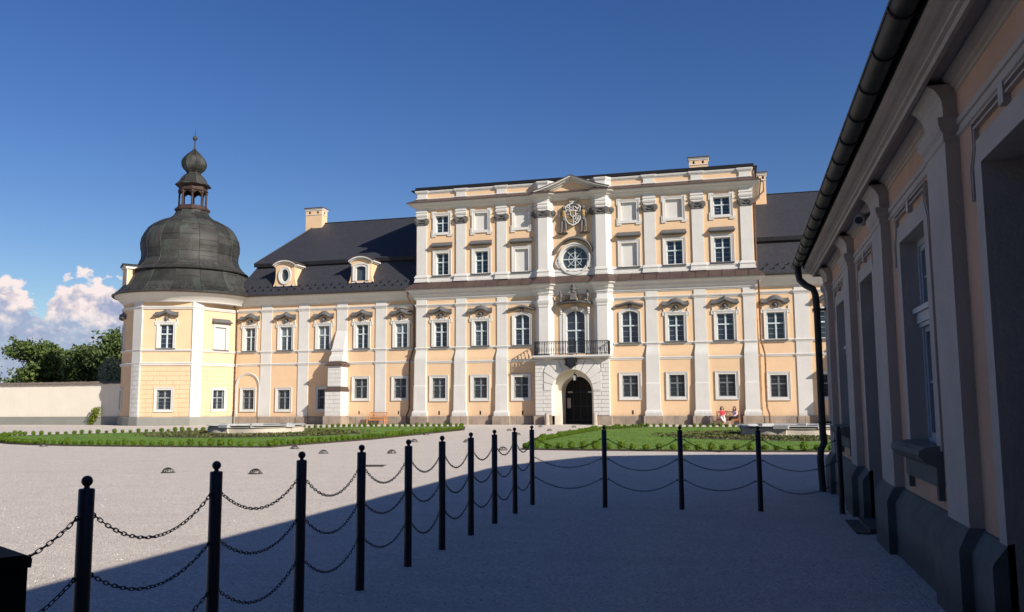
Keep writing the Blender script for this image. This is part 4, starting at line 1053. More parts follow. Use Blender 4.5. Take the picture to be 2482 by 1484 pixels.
# A facet frame: u along the wall from corner -52 to 8.8
def facet(pa, pb):
    A, B_ = Vector(tp(pa)), Vector(tp(pb)); d = (B_-A); L = d.length; d.normalize(); n_ = Vector((-d.y, d.x))   # inward
    mid = (A+B_)/2
    return (lambda u_, dd, z: (mid.x+d.x*u_+n_.x*dd, mid.y+d.y*u_+n_.y*dd, z)), L
FA, LA = facet(-43, 4); FBt, LB = facet(4, 69); FC, LC = facet(-100, -64)
mb = MB(FA); wall_holes(mb, -LA/2, LA/2, .6, 10.2, [(-.60, .48, 6.06, 7.95), (-.60, .50, 1.26, 2.78)]); mb.build('tower_wall', peach, tow)
mb = MB(FBt); wall_holes(mb, -LB/2, LB/2, .6, 10.2, [(-.55, .55, 6.06, 7.9), (-.55, .55, 1.26, 2.78)]); mb.build('tower_wall', peach, tow)
mb = MB(); mb.sweep([tp(p) for p in ph[:12]], [(0, .6), (0, 10.2)], cap=False); mb.build('tower_wall', peach, tow)
o = window(tow, FA, -.60, .48, 6.06, 7.95, style='ears', fw_=.19, glassm=glass); hood(o, FA, -.06, 8.58, 1.0, 'ogee'); mask_head(o, FA, -.06, 8.42)
window(tow, FA, -.60, .50, 1.26, 2.78, style='full', fw_=.19, grille=True, sillw=0)
o = window(tow, FBt, -.55, .55, 6.06, 7.9, style='plain', fw_=.19, blind=True); hood(o, FBt, 0, 8.2, .95, 'flat')
window(tow, FBt, -.55, .55, 1.26, 2.78, style='full', fw_=.19, grille=True, sillw=0)
FC2 = (lambda c, s_: (lambda u_, dd, z: (TC.x+(TR-dd)*math.sin(R(vaz-81)+u_/TR), TC.y-(TR-dd)*math.cos(R(vaz-81)+u_/TR), z)))(0, 0)
def curved_window(z0_, z1_, hooded):
    mb = MB(FC2); mb.box(-.5, .5, .0, .05, z0_, z1_); w_ = mb.build('window', glass, tow)
    mb = MB(FC2)
    for a, b in ((-.72, -.5), (.5, .72)): mb.box(a, b, -.06, .03, z0_-.2, z1_+.2)
    mb.box(-.5, .5, -.06, .03, z1_, z1_+.2); mb.box(-.5, .5, -.06, .03, z0_-.2, z0_); mb.build('surround', white, w_)
    if hooded: hood(w_, FC2, 0, 8.55, 1.0, 'ogee')
curved_window(1.26, 2.78, False); curved_window(6.06, 7.9, True)
# pilasters at the corners (on the outer facets)
def tpil(pts_fn, pa, pb):
    mb = MB(); path = [pts_fn(pa), pts_fn(pb)]
    mb.rings([[pts_fn(pa, 0), pts_fn(pa, 1), pts_fn(pb, 1), pts_fn(pb, 0)] and [(*pts_fn(pa, 0), z), (*pts_fn(pa, 1), z), (*pts_fn(pb, 1), z), (*pts_fn(pb, 0), z)] for z in (.6, 9.2, 9.9)])
    return mb.build('pilaster', white, tow)
tpil(lambda p, k=0: tp(p, TR-.05+k*.14), -53.3, -42.4)
mb = MB(FBt); mb.secs(-LB/2+.44, [(.6, .50, .08), (9.9, .50, .08)]); mb.build('pilaster', white, tow)
mb = MB(FBt); mb.secs(LB/2-.44, [(.6, .46, .08), (9.9, .46, .08)]); mb.build('pilaster', white, tow)
# grooved masonry: proud blocks with open joints on the lowest storey
def blocks(F_, L, holes, u0_=None):
    mb = MB(F_); z = .70; r_ = 0
    while z < 4.62:
        x = (-L/2 if u0_ is None else u0_)+.02; first = True
        while x < L/2-.03:
            x2 = min(x+(.52 if (first and r_ % 2) else 1.04), L/2-.02); first = False; pcs = [(x, x2-.02)]
            for (a, b, c, d_) in holes:
                if z+.33 > c and z < d_:
                    nw = []
                    for p, q_ in pcs:
                        if q_ < a or p > b: nw.append((p, q_))
                        else:
                            if p < a: nw.append((p, a))
                            if q_ > b: nw.append((b, q_))
                    pcs = nw
            for p, q_ in pcs:
                if q_-p > .04: mb.box(p, q_, -.028, .01, z, z+.335)
            x = x2
        z += .355; r_ += 1
    return mb
hl = [(-.86, .74, 1.02, 3.02)]
blocks(FA, LA, hl).build('rustication', peach, tow); blocks(FBt, LB-.95, [(-.80, .80, 1.02, 3.02)]).build('rustication', peach, tow)
FAr = lambda u_, dd, z: (TC.x+(TR-dd)*math.sin(R(vaz-54.8)+u_/TR), TC.y-(TR-dd)*math.cos(R(vaz-54.8)+u_/TR), z)
FPl = lambda u_, dd, z: FAr(u_, dd-.095, z)
mb = MB(FPl)
z = .70; r_ = 0
while z < 4.62:
    a, b = .16, 1.02; m_ = a+(b-a)*(.35 if r_ % 2 else .6)
    mb.box(a, m_-.012, -.02, .01, z, z+.335); mb.box(m_+.012, b, -.02, .01, z, z+.335); z += .355; r_ += 1
mb.build('rustication', white, tow)
def tstr(name, prof, m_=None, smooth=False):
    mb = MB(); mb.sweep(tpath, prof, cap=False); return mb.build(name, m_ or white, tow)
tstr('upper_string_course', [(0, 9.17), (.09, 9.18), (.10, 9.24), (.14, 9.28), (.17, 9.36), (.17, 9.40), (0, 9.43)])
tstr('sill_string_course', [(0, 5.80), (.09, 5.82), (.10, 5.88), (.14, 5.92), (.14, 5.97), (0, 6.0)])
tstr('lower_string_course', [(0, 4.70), (.10, 4.72), (.10, 4.80), (.15, 4.86), (.15, 4.92), (0, 4.96)])
tstr('plinth', [(.13, -.02), (.13, .60), (.10, .66), (-.02, .67)], greyplinth)
def circ(r, n=72): return [(TC.x+r*math.sin(2*PI*k/n), TC.y-r*math.cos(2*PI*k/n)) for k in range(n)]
mb = MB(); mb.lathe((TC.x, TC.y, 0), [(4.3, 9.72), (TR+.05, 9.74), (TR+.10, 9.86), (TR+.32, 10.02), (TR+.62, 10.34), (TR+.78, 10.42), (TR+.80, 10.50), (TR+.5, 10.52)], 72, cap=False); mb.build('eaves_cornice', white, tow, smooth=50)
mb = MB(); mb.lathe((TC.x, TC.y, 10.48), [(TR+.80, -.04), (TR+.92, -.07), (TR+1.0, 0), (TR+1.0, .05), (TR+.9, .06)], 72, cap=False); mb.build('gutter', gutterm, tow, smooth=50)
# ---- dome: bell-shaped skirt, onion, lantern, small onion, finial
DN = 32
def dome(prof, name, n=DN, seams=True, mat_=None, parent=None):
    mb = MB(); mb.lathe((TC.x, TC.y, 0), prof, n, cap=False); o = mb.build(name, mat_ or patina, parent or tow, smooth=60 if n > 12 else 12)
    if seams:
        mb = MB()
        for k in range(0, n, 2 if n > 12 else 1):
            a = 2*PI*k/n; mb.tube([(TC.x+(r+.012)*math.cos(a), TC.y+(r+.012)*math.sin(a), z) for r, z in prof], .022, 4)
        rnd = random.Random(3)
        for k in range(0, n, 2):                                      # staggered cross welts
            for j in range(1, len(prof)-1):
                if rnd.random() < .45:
                    r, z = prof[j]; a0, a1 = 2*PI*k/n, 2*PI*(k+2)/n
                    mb.tube([(TC.x+(r+.01)*math.cos(a0+(a1-a0)*q/3), TC.y+(r+.01)*math.sin(a0+(a1-a0)*q/3), z+.0) for q in range(4)], .014, 3)
        mb.build('seams', patina, o)
    return o
dome([(6.0, 10.53), (5.72, 10.72), (5.42, 11.0), (5.12, 11.4), (4.88, 11.85), (4.68, 12.3), (4.5, 12.72)], 'skirt_roof')
o = dome([(4.3, 12.50), (4.74, 12.50), (4.80, 12.56), (4.56, 12.72), (4.28, 12.98), (4.05, 13.3), (3.90, 13.7), (3.88, 14.1), (3.97, 14.6), (4.0, 15.0), (3.93, 15.45), (3.72, 15.92), (3.42, 16.4), (3.0, 16.78), (2.48, 17.06), (2.05, 17.23), (1.74, 17.40), (1.50, 17.60), (1.34, 17.84), (1.27, 18.1)], 'onion_dome')
mb = MB(); r_ = 5.75
for row, (r_, z_) in enumerate(((5.62, 10.72), (5.38, 10.90))):
    for k in range(64):
        a = 2*PI*(k+row*.5)/64; c, s_ = math.cos(a), math.sin(a)
        mb.tube([(TC.x+r_*c, TC.y+r_*s_, z_), (TC.x+(r_+.12)*c, TC.y+(r_+.12)*s_, z_+.13)], .02, 3)
so_ = mb.build('snow_guards', blackroof, o); so_['kind'] = 'stuff'
lan = MB(); c0 = (TC.x, TC.y, 0); A8 = PI/8+R(10)
lan.lathe((TC.x, TC.y, 0), [(1.25, 18.0), (1.42, 18.08), (1.46, 18.2), (1.40, 18.32), (1.20, 18.36), (1.20, 18.5), (0, 18.5)], 8, A8, cap=False)
lan.lathe((TC.x, TC.y, 0), [(1.0, 19.78), (1.22, 19.8), (1.26, 19.86), (1.18, 19.9), (1.16, 20.2), (1.3, 20.26), (1.46, 20.32), (0.3, 20.34)], 8, A8, cap=False)
for k in range(8):
    a = A8+2*PI*k/8; x, y = TC.x+1.08*math.cos(a), TC.y+1.08*math.sin(a)
    lan.lathe((x, y, 18.36), [(.15, 0), (.15, .12), (.10, .16), (.09, 1.2), (.14, 1.28), (.14, 1.44)], 6)
    a2 = A8+2*PI*(k+1)/8; x2, y2 = TC.x+1.08*math.cos(a2), TC.y+1.08*math.sin(a2)
    d = Vector((x2-x, y2-y)); L = d.length; d.normalize(); nr = Vector((-d.y, d.x))
    ap = arc_pts(.14, L-.14, 19.50, .24, 8); q = [(.05, 19.84), (.05, 19.3), (.14, 19.3)]+ap+[(L-.14, 19.3), (L-.05, 19.3), (L-.05, 19.84)]
    for i in range(len(ap)-1):
        a_, b_ = ap[i], ap[i+1]
        for dd in (-.05, .05):
            lan.face([(x+d.x*a_[0]+nr.x*dd, y+d.y*a_[0]+nr.y*dd, a_[1]), (x+d.x*b_[0]+nr.x*dd, y+d.y*b_[0]+nr.y*dd, b_[1]), (x+d.x*b_[0]+nr.x*dd, y+d.y*b_[0]+nr.y*dd, 19.82), (x+d.x*a_[0]+nr.x*dd, y+d.y*a_[0]+nr.y*dd, 19.82)])
lan.build('lantern', lantern_wood, tow)
mb = MB(); mb.lathe((TC.x, TC.y, 0), [(.5, 18.5), (.42, 18.62), (.18, 18.70), (0, 18.71)], 10, cap=False); mb.build('bell', patina, tow, smooth=50)
o = dome([(1.50, 20.30), (1.40, 20.40), (1.20, 20.58), (1.06, 20.80), (.96, 21.0), (.80, 21.2), (.60, 21.34), (.54, 21.46), (.62, 21.56), (.86, 21.78), (1.0, 22.05), (1.04, 22.30), (.98, 22.55), (.84, 22.80), (.62, 23.05), (.38, 23.28), (.18, 23.46), (.07, 23.62)], 'lantern_dome', n=8)
mb = MB(); mb.lathe((TC.x, TC.y, 0), [(.07, 23.6), (.05, 24.0), (.06, 24.3), (.03, 24.34), (.15, 24.42), (.22, 24.56), (.15, 24.70), (.03, 24.78), (.025, 25.0), (.012, 25.42)], 12); mb.build('finial', patina, o, smooth=60)
# dormer on the left flank of the dome
a = R(vaz-73); dx, dy = math.sin(a), -math.cos(a); Fq = lambda u_, d, z: (TC.x+dx*(5.15-d)+(-dy)*u_, TC.y+dy*(5.15-d)+dx*u_, z)
mb = MB(Fq); mb.prism([(-.7, 11.3), (.7, 11.3), (.62, 11.7), (.58, 12.6), (-.58, 12.6), (-.62, 11.7)], 0, 1.5); q = mb.build('dormer', peach, tow)
mb = MB(Fq); mb.rings([[(-.7, d, 12.6), (.7, d, 12.6), (.74, d, 12.8), (0, d, 13.0), (-.74, d, 12.8)] for d in (-.15, 1.6)]); mb.prism([(-.66, 11.25), (-.48, 11.25), (-.48, 12.6), (-.66, 12.6)], -.04, .02); mb.prism([(.48, 11.25), (.66, 11.25), (.66, 12.6), (.48, 12.6)], -.04, .02); mb.build('cornice', white, q)
mb = MB(Fq); mb.rings([[(-.80, d, 12.81), (0, d, 13.05), (.80, d, 12.81), (.80, d, 12.85), (0, d, 13.1), (-.80, d, 12.85)] for d in (-.25, 1.7)]); mb.build('dormer_roof', patina, q)

# ================================================================ side building on the right
XP, XWl = 1.55, 1.65                                                 # pilaster front, wall plane (facing -X)
rb = empty('side_building', (3, 8, 0), 'low shaded stucco building with dark gutter along the right edge', 'building')
FB = lambda u_, d, z: (XWl+d, -u_, z)                                # u = -Y, outward = -X
PIL = [(3.80-6.2*0+0.0)+0 for _ in ()]
pil_near = [.71-3.1*1, .71, 3.81, 6.91, 10.03, 13.08, 16.15]         # near edge (small Y) of each pilaster
PWd = .66; YEND = 16.95
opens = []                                                            # (y0,y1,z0,z1,kind)
for i, y in enumerate(pil_near[:-1]):
    a = y+PWd+.64; b = pil_near[i+1]-.62
    k = 'door' if i in (2, 4) else 'window'
    if i == 4: a, b = 11.98-.62, 11.98+.50
    opens.append((a, b, .0 if k == 'door' else 1.17, 3.21, k))
mb = MB(FB); wall_holes(mb, -YEND, 14, .3, 4.05, [(-b, -a, c, d_) for a, b, c, d_, k in opens])
mb.build('facade_wall', peachR, rb)
for a, b, c, d_, k in opens:
    vis = a > 4
    mb = MB(FB); inner = [(-b, c), (-b, d_), (-a, d_), (-a, c)]
    w_ = .17
    out = [(-b-w_, c), (-b-w_, d_+w_), (-a+w_, d_+w_), (-a+w_, c)]
    dep = .22 if k == 'window' else .42
    s = MB(FB)
    ring_frame(s, inner, out, -.025, .02, closed=False)
    for sx, xx in ((-1, -b), (1, -a)):                                # stepped mouldings at the head
        ridge(s, [(xx+sx*(w_+.03), d_-.22), (xx+sx*(w_+.03), d_-.02), (xx+sx*(w_-.07), d_+.12), (xx+sx*(w_-.07), d_+.26), (xx-sx*.16, d_+.26)], .014, -.034, .0)
        ridge(s, [(xx+sx*(w_+.08), d_-.22), (xx+sx*(w_+.08), d_+.0), (xx+sx*(w_-.02), d_+.14), (xx+sx*(w_-.02), d_+.31), (xx-sx*.19, d_+.31)], .014, -.034, .0)
        ridge(s, [(xx-sx*.16, d_+.26), (-(a+b)/2, d_+.26)], .014, -.034, 0); ridge(s, [(xx-sx*.19, d_+.31), (-(a+b)/2, d_+.31)], .014, -.034, 0)
    s.box(-(a+b)/2-.05, -(a+b)/2+.05, -.045, 0, d_+.20, d_+.33)
    if k == 'window':
        e = .05; y0_, y1_ = dep-.08, dep
        def bar(u0_, u1_, z0_, z1_, f=0, bk=0): mb.box(u0_, u1_, y0_-f, y1_+bk, z0_, z1_)
        bar(-b, -b+.06, c, d_); bar(-a-.06, -a, c, d_); bar(-b+.06, -a-.06, d_-.06, d_); bar(-b+.06, -a-.06, c, c+.07)
        zt = 2.42; bar(-b+.04, -a-.04, zt-.05, zt+.05, .05); bar(-b+.02, -a-.02, zt+.05, zt+.10, .08); bar(-b+.03, -a-.03, zt-.09, zt-.05, .03)
        um = -(a+b)/2; bar(um-.045, um+.045, c+.07, zt-.09, .02, -.01); bar(um-.045, um+.045, zt+.10, d_-.06, .02, -.01)
        for sx in (-1, 1):
            for uu_ in ((-b+.06, um-.045) if sx < 0 else (um+.045, -a-.06),):
                for z0_, z1_ in ((c+.07, zt-.09), (zt+.10, d_-.06)):
                    mb.box(uu_[0], uu_[0]+.045, y0_+.015, y1_-.005, z0_, z1_); mb.box(uu_[1]-.045, uu_[1], y0_+.015, y1_-.005, z0_, z1_)
                    mb.box(uu_[0]+.045, uu_[1]-.045, y0_+.016, y1_-.006, z0_, z0_+.05); mb.box(uu_[0]+.045, uu_[1]-.045, y0_+.016, y1_-.006, z1_-.05, z1_)
                    zz = (z0_+z1_)/2; mb.box(uu_[0]+.045, uu_[1]-.045, y0_+.03, y1_-.02, zz-.011, zz+.011)
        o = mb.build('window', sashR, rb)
        g = MB(FB); g.box(-b+.02, -a-.02, dep-.02, dep+.02, c, d_); g.build('pane', glass, o)
        # grey moulded sill on little brackets, with a square vent below
        sl = MB(FB); u0_, u1_ = -b-.12, -a+.12
        pr_ = [(.02, c-.30), (-.06, c-.30), (-.06, c-.14), (-.10, c-.12), (-.16, c-.09), (-.20, c-.04), (-.19, c+.0), (-.14, c+.03), (.02, c+.05)]
        sl.rings([[(u0_, d, z) for d, z in pr_], [(u1_, d, z) for d, z in pr_]])
        for uu_ in (u0_+.02, u1_-.10): sl.box(uu_, uu_+.08, -.05, .02, c-.42, c-.29)
        sl.build('sill', plinthR, o)
        v = MB(FB); v.box(-b+.20, -b+.36, -.004, .03, c-.62+.38-.20, c-.62+.38+.0) if False else v.box(-b+.22, -b+.34, -.004, .03, .86, .99); v.build('vent', doorm, o)
    else:
        mb.box(-b, -a, dep, dep+.05, 0, d_)
        um = -(a+b)/2
        for u0_, u1_ in ((-b+.06, um-.02), (um+.02, -a-.06)):
            for z0_, z1_ in ((.12, .9), (1.0, 2.3), (2.5, 3.1)): mb.box(u0_, u1_, dep-.03, dep+.01, z0_, z1_)
        o = mb.build('door', greendoor, rb)
        if a > 4:
            st = MB(FB); st.box(-b-.05, -a+.05, -.36, -.201, -.02, .018); st.box(-b, -a, -.20, dep, -.02, .06); st.build('step', plinthR, o)
    rv = MB(FB); n = len(inner)
    for i in range(n):
        p, q_ = inner[i], inner[(i+1) % n]
        rv.face([(p[0], .0205, p[1]), (q_[0], .0205, q_[1]), (q_[0], dep+.03, q_[1]), (p[0], dep+.03, p[1])])
    rv.build('reveal', whiteR, o); s.build('surround', whiteR, o)
# pilasters with coved heads, string course
for y in pil_near:
    if y+PWd > YEND: y = YEND-PWd-.02
    uc = -(y+PWd/2); h = PWd/2
    mb = MB(FB); mb.rings([[(uc-h, .05, z), (uc-h, -d_, z), (uc+h, -d_, z), (uc+h, .05, z)] for z, d_ in ((.6, .10), (3.80, .10), (3.86, .105), (3.91, .125), (3.955, .16), (3.985, .20), (3.99, .212))])
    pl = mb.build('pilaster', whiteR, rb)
    P4 = [(XWl+.03, y+PWd), (XWl-.10, y+PWd), (XWl-.10, y), (XWl+.03, y)]
    mb = MB(); mb.sweep(P4, [(0, 3.54), (.012, 3.55), (.012, 3.60), (.035, 3.63), (.05, 3.67), (.05, 3.72), (0, 3.73)]); mb.build('capital', whiteR, pl)
    mb = MB(FB); mb.rings([[(uc-h-k_, .05, z), (uc-h-k_, -d_, z), (uc+h+k_, -d_, z), (uc+h+k_, .05, z)] for z, d_, k_ in ((-.02, .20, .10), (.54, .20, .10), (.56, .195, .095), (.66, .13, .03), (.69, .10, .0))])
    mb.build('plinth_block', plinthR, pl)
# string between pilasters, upper moulded band, soffit, fascia
mb = MB()
Pth = [(XWl, YEND), (XWl, -14)]
mb.sweep(Pth, [(0, 3.56), (.02, 3.57), (.02, 3.60), (.004, 3.61), (.004, 3.645), (.02, 3.65), (.025, 3.69), (0, 3.70)])
mb.build('string_course', whiteR, rb)
mb = MB(); Pc = [(XWl+8, YEND+.0), (XWl, YEND), (XWl, -14)]
mb.sweep(Pc, [(0, 3.915), (.012, 3.92), (.012, 3.95), (.03, 3.96), (.035, 3.985), (.06, 4.0), (.09, 4.03), (.09, 4.045), (.215, 4.045), (.215, 3.975), (.25, 3.97), (.255, 4.01), (.285, 4.02), (.29, 4.035), (.325, 4.05), (.36, 4.058), (.40, 4.075), (.425, 4.10), (.0, 4.115)])
mb.build('eaves_cornice', whiteR, rb)
mb = MB()
segs = []; ys = sorted(pil_near)
mb = MB(FB)
# plinth with chamfered top, cut at the doors
pr_ = [(.02, -.02), (-.12, -.02), (-.12, .52), (-.11, .55), (-.02, .67), (.02, .68)]
doors = [(-b, -a) for a, b, c, d_, k in opens if k == 'door']; cuts = [-YEND-.02]
for p, q_ in sorted(doors): cuts += [p, q_]
cuts.append(14)
for i in range(0, len(cuts), 2): mb.rings([[(cuts[i], d, z) for d, z in pr_], [(cuts[i+1], d, z) for d, z in pr_]])
mb.build('plinth', plinthR, rb)
mb = MB(); mb.sweep([(XWl+8, YEND), (XWl, YEND)], [(-.02, -.02), (.12, -.02), (.12, .52), (.02, .67), (-.02, .68)]); mb.build('plinth', plinthR, rb)
# half-round gutter with brackets, eaves board, roof
XG, ZG, rG = 1.112, 4.175, .086
mb = MB()
ang = [PI*k/10 for k in range(11)]
prof_o = [(math.cos(PI-a)*rG, -math.sin(a)*rG) for a in ang]
for (y0_, y1_) in ((-14, YEND+.18),):
    mb.rings([[(XG+c_, y, ZG+s_) for c_, s_ in prof_o]+[(XG+c_*.94, y, ZG+s_*.94) for c_, s_ in reversed(prof_o)] for y in (y0_, y1_)])
mb.tube([(XG-rG, -14, ZG+.005), (XG-rG, YEND+.18, ZG+.005)], .013, 6)
gt = mb.build('gutter', gutterR, rb, smooth=50)
y = -13.6
while y < YEND:
    mb = MB(); mb.tube([(XG-math.cos(a)*(rG+.008), y, ZG-math.sin(a)*(rG+.008)) for a in ang]+[(XG+rG+.06, y, ZG+.03)], .0085, 4); y += .72
    if y > 2.5: mb.build('gutter_bracket', gutterm, gt)
roof_prof = [(1.08, 4.235), (5.6, 6.55), (12.3, 9.8), (17.9, 11.2), (22.6, 12.0), (27, 12.0)]
mb = MB()
mb.rings([[(x, yy, z) for x, z in roof_prof]+[(x, yy, z-.07) for x, z in reversed(roof_prof)] for yy in (-14, YEND+.12)])
mb.build('roof', slate, rb)
mb = MB(); mb.rings([[(1.215, y, 4.103), (1.215, y, 4.24), (1.9, y, 4.5), (1.9, y, 4.10)] for y in (-14, YEND+.05)]); mb.build('eaves_board', doorm, rb)
mb = MB(); mb.face([(XWl, YEND+.0, 0), (27, YEND, 0), (27, YEND, 11.9)]+[(x, YEND, z-.05) for x, z in reversed(roof_prof[1:-1])]+[(XWl, YEND, 4.4)]); mb.build('gable_wall', peachR, rb)
# downpipe with swan neck
mb = MB()
pts = [(XG+.0, 16.78, 4.14), (XG, 16.76, 4.0), (XG+.02, 16.72, 3.86), (XG+.12, 16.64, 3.74), (XG+.24, 16.58, 3.66), (XG+.27, 16.54, 3.55), (XG+.285, 16.53, 3.3), (XG+.285, 16.52, 2.0), (XG+.285, 16.51, 1.05), (XG+.30, 16.5, .86), (XG+.24, 16.48, .74), (XG+.22, 16.47, .58), (XG+.24, 16.46, .0)]
mb.tube(pts, .062, 12)
for z in (3.25, 1.2): mb.lathe((XG+.285, 16.52, z), [(.075, 0), (.075, .04)], 12); mb.box(XG+.31, XWl, 16.50, 16.54, z, z+.04)
mb.build('downpipe', gutterR, rb, smooth=60)
# unseen block behind the camera, added to keep sky light off that side
mb = MB(); mb.box(-16, 1.6, -9.5, -4.0, 0, 4.6); mb.build('sky_block_wall', peachR, rb)
mb = MB(); mb.rings([[(x, -3.5, 4.5), (x, -6.75, 8.4), (x, -10, 4.5), (x, -10, 4.4), (x, -3.5, 4.4)] for x in (-16.4, 4.0)]); mb.build('sky_block_roof', slate, rb)
# security camera under the eaves
cam_o = empty('security_camera', (1.56, 10.9, 3.78), 'small round-nosed security camera under the eaves of the side building', 'camera')
mb = MB(); mb.tube([(1.64, 11.0, 3.86), (1.56, 11.0, 3.86), (1.53, 10.98, 3.80)], .035, 8); mb.build('bracket', greym, cam_o)
mb = MB(); mb.tube([(1.60, 11.13, 3.80), (1.50, 10.93, 3.77), (1.43, 10.79, 3.75)], [.055, .065, .065], 14); bd = mb.build('housing', greym, cam_o, smooth=50)
mb = MB(); mb.tube([(1.435, 10.80, 3.751), (1.425, 10.775, 3.748)], [.045, .043], 12); mb.build('lens', iron, bd)
mb = MB(); mb.rings([[(1.60+ox, 11.14, 3.87), (1.40+ox, 10.74, 3.825)] for ox in (-.07, 0, .07)], close=False); mb.build('sun_shield', greym, bd)

# ================================================================ garden wall, vine, trees
gw = empty('garden_wall', (-64, 60.3, 0), 'long cream garden wall with tiled coping left of the tower', 'wall')
YG = 60.35
mb = MB(); mb.box(-110, -49.3, YG, YG+.5, .6, 3.42); mb.build('wall_body', cream, gw)
mb = MB(); mb.box(-110, -49.2, YG-.06, YG+.56, -.02, .68); mb.build('plinth', greyplinth, gw)
mb = MB()
rg = []
rnd = random.Random(5); x = -110.0
k_ = 0
while x < -49.3:
    j = rnd.uniform(-.02, .02)
    mb.rings([[(xx, YG-.16, 3.38+j), (xx, YG-.17, 3.43+j), (xx, YG+.25, 3.60+j), (xx, YG+.67, 3.43+j), (xx, YG+.66, 3.38+j)] for xx in (x, min(x+.235, -49.3))])
    x += .24
mb.build('tile_coping', tiles, gw)
def leaf(mb, p, s, rnd, up=0.0):
    a = Vector((rnd.gauss(0, 1), rnd.gauss(0, 1), rnd.gauss(0, 1)+up)).normalized(); b = a.orthogonal().normalized()
    ang = rnd.uniform(0, 6.28); b = (Matrix.Rotation(ang, 3, a) @ b); c = a.cross(b)*s*.55; b = b*s
    i = len(mb.v); P_ = Vector(p)
    mb.v += [tuple(P_-b), tuple(P_+c), tuple(P_+b*1.0), tuple(P_-c)]; mb.f.append((i, i+1, i+2, i+3))
vine = empty('climbing_plant', (-51.9, YG-.15, 0), 'yellow-green climbing shrub against the garden wall beside the tower', 'plant')
mb = MB(); rnd = random.Random(11)
mb.tube([(-52.3, YG-.2, 0), (-52.1, YG-.18, .6), (-51.8, YG-.2, 1.2)], .02, 5); mb.tube([(-52.2, YG-.2, .3), (-51.7, YG-.2, 1.0), (-51.2, YG-.2, 1.1)], .015, 5); mb.build('stem', bark, vine)
mb = MB()
for k in range(620):
    t_ = rnd.random(); z = t_*1.45; x = -52.15+.40*t_+rnd.gauss(0, .09+.11*math.sin(min(1, t_*1.1)*PI)*(1 if t_ > .3 else .6)); leaf(mb, (x+(.35 if z > .7 and rnd.random() < .4 else 0), YG-.12-abs(rnd.gauss(0, .13)), z+rnd.uniform(-.06, .06)), rnd.uniform(.05, .095), rnd)
mb.build('foliage', leaf_vine, vine)
def tree(x, y, h, rx, seed, label, mat_, nleaf=5200, lobes=16, trunk=.22, ls=.26, group='trees behind the garden wall'):
    rnd = random.Random(seed); T_ = empty('broadleaf_tree', (x, y, 0), label, 'tree', group)
    mb = MB(); th = h*.42; bends = [(x+rnd.uniform(-.3, .3), y+rnd.uniform(-.3, .3), th*k/3) for k in range(1, 4)]
    mb.tube([(x, y, -.1)]+bends, [trunk, trunk*.8, trunk*.7, trunk*.55], 8)
    cl = []
    for k in range(lobes):
        a = rnd.uniform(0, 6.28); rr_ = rx*rnd.uniform(.15, .85); z = h*rnd.uniform(.24, .92); wz = 1-.45*max(0, (z/h-.6)/.4)
        cx_, cy_ = x+math.cos(a)*rr_*wz, y+math.sin(a)*rr_*wz*.8; r_ = rx*rnd.uniform(.20, .40)*(1.15-.45*z/h); cl.append((cx_, cy_, z, r_))
        b0 = bends[-1]; mb.tube([b0, ((b0[0]+cx_)/2+rnd.uniform(-.2, .2), (b0[1]+cy_)/2, (b0[2]+z)/2+.2), (cx_, cy_, z), (cx_+rnd.uniform(-.3, .3), cy_, z+r_*.9)], [trunk*.4, trunk*.25, trunk*.14, .02], 5)
    mb.build('trunk', bark, T_)
    mb = MB()
    tot = sum(c[3]**2 for c in cl)
    for cx_, cy_, z, r_ in cl:
        m_ = int(nleaf*r_*r_/tot); tw = [(rnd.gauss(0, .55), rnd.gauss(0, .55), rnd.gauss(0, .45)+.1) for _ in range(12)]
        for k in range(m_):
            if rnd.random() < .55:
                t_ = rnd.choice(tw); L_ = rnd.uniform(.5, 1.45); dx_, dy_, dz_ = [v*L_+rnd.gauss(0, .13) for v in t_]
            else:
                v = Vector((rnd.gauss(0, 1), rnd.gauss(0, 1), rnd.gauss(0, 1))).normalized()*rnd.uniform(.55, 1.02); dx_, dy_, dz_ = v
            leaf(mb, (cx_+dx_*r_, cy_+dy_*r_, z+dz_*r_*.85), ls*rnd.uniform(.55, 1.15), rnd, .4)
    mb.build('crown', mat_, T_); return T_
TRS = [(-84.5, 78, 7.4, 3.6, 'lowest dark green tree at the left end of the row behind the garden wall', leaf_tree), (-75.6, 78, 8.9, 3.9, 'dark green tree behind the garden wall, second from the left', leaf_tree),
       (-71.0, 80, 8.2, 3.3, 'mid-green tree between two taller ones behind the garden wall', leaf_tree), (-66.2, 79, 11.0, 3.7, 'tall feathery lighter green tree rising above its row behind the garden wall', leaf_acacia),
       (-61.6, 78, 10.0, 3.6, 'bushy dark green tree behind the garden wall left of the tower', leaf_tree), (-57.4, 78, 10.9, 3.4, 'tall dark green tree partly hidden by the tower', leaf_tree),
       (-80.0, 84, 6.8, 3.4, 'small tree set back in a dip of the row behind the garden wall', leaf_tree), (-90.5, 78, 7.0, 3.6, 'tree cut by the left picture edge behind the garden wall', leaf_tree), (-53.0, 79, 9.4, 3.2, 'green tree behind the round tower', leaf_tree), (-68.6, 84, 8.6, 3.8, 'shadowy tree filling the gap behind the feathery tree and its left neighbour', leaf_tree), (-73.4, 86, 8.0, 3.6, 'low tree set back between the two left tall trees behind the wall', leaf_tree)]
for i, (x, y, h, r_, lb, mt) in enumerate(TRS): tree(x, y, h, r_*1.22, 20+i, lb, mt, nleaf=8200 if mt == leaf_tree else 6000, ls=.25, lobes=22)
T_ = empty('flowering_bush', (-53.6, 63.5, 0), 'pale grey-green bush showing over the garden wall beside the tower', 'bush')
mb = MB(); rnd = random.Random(2)
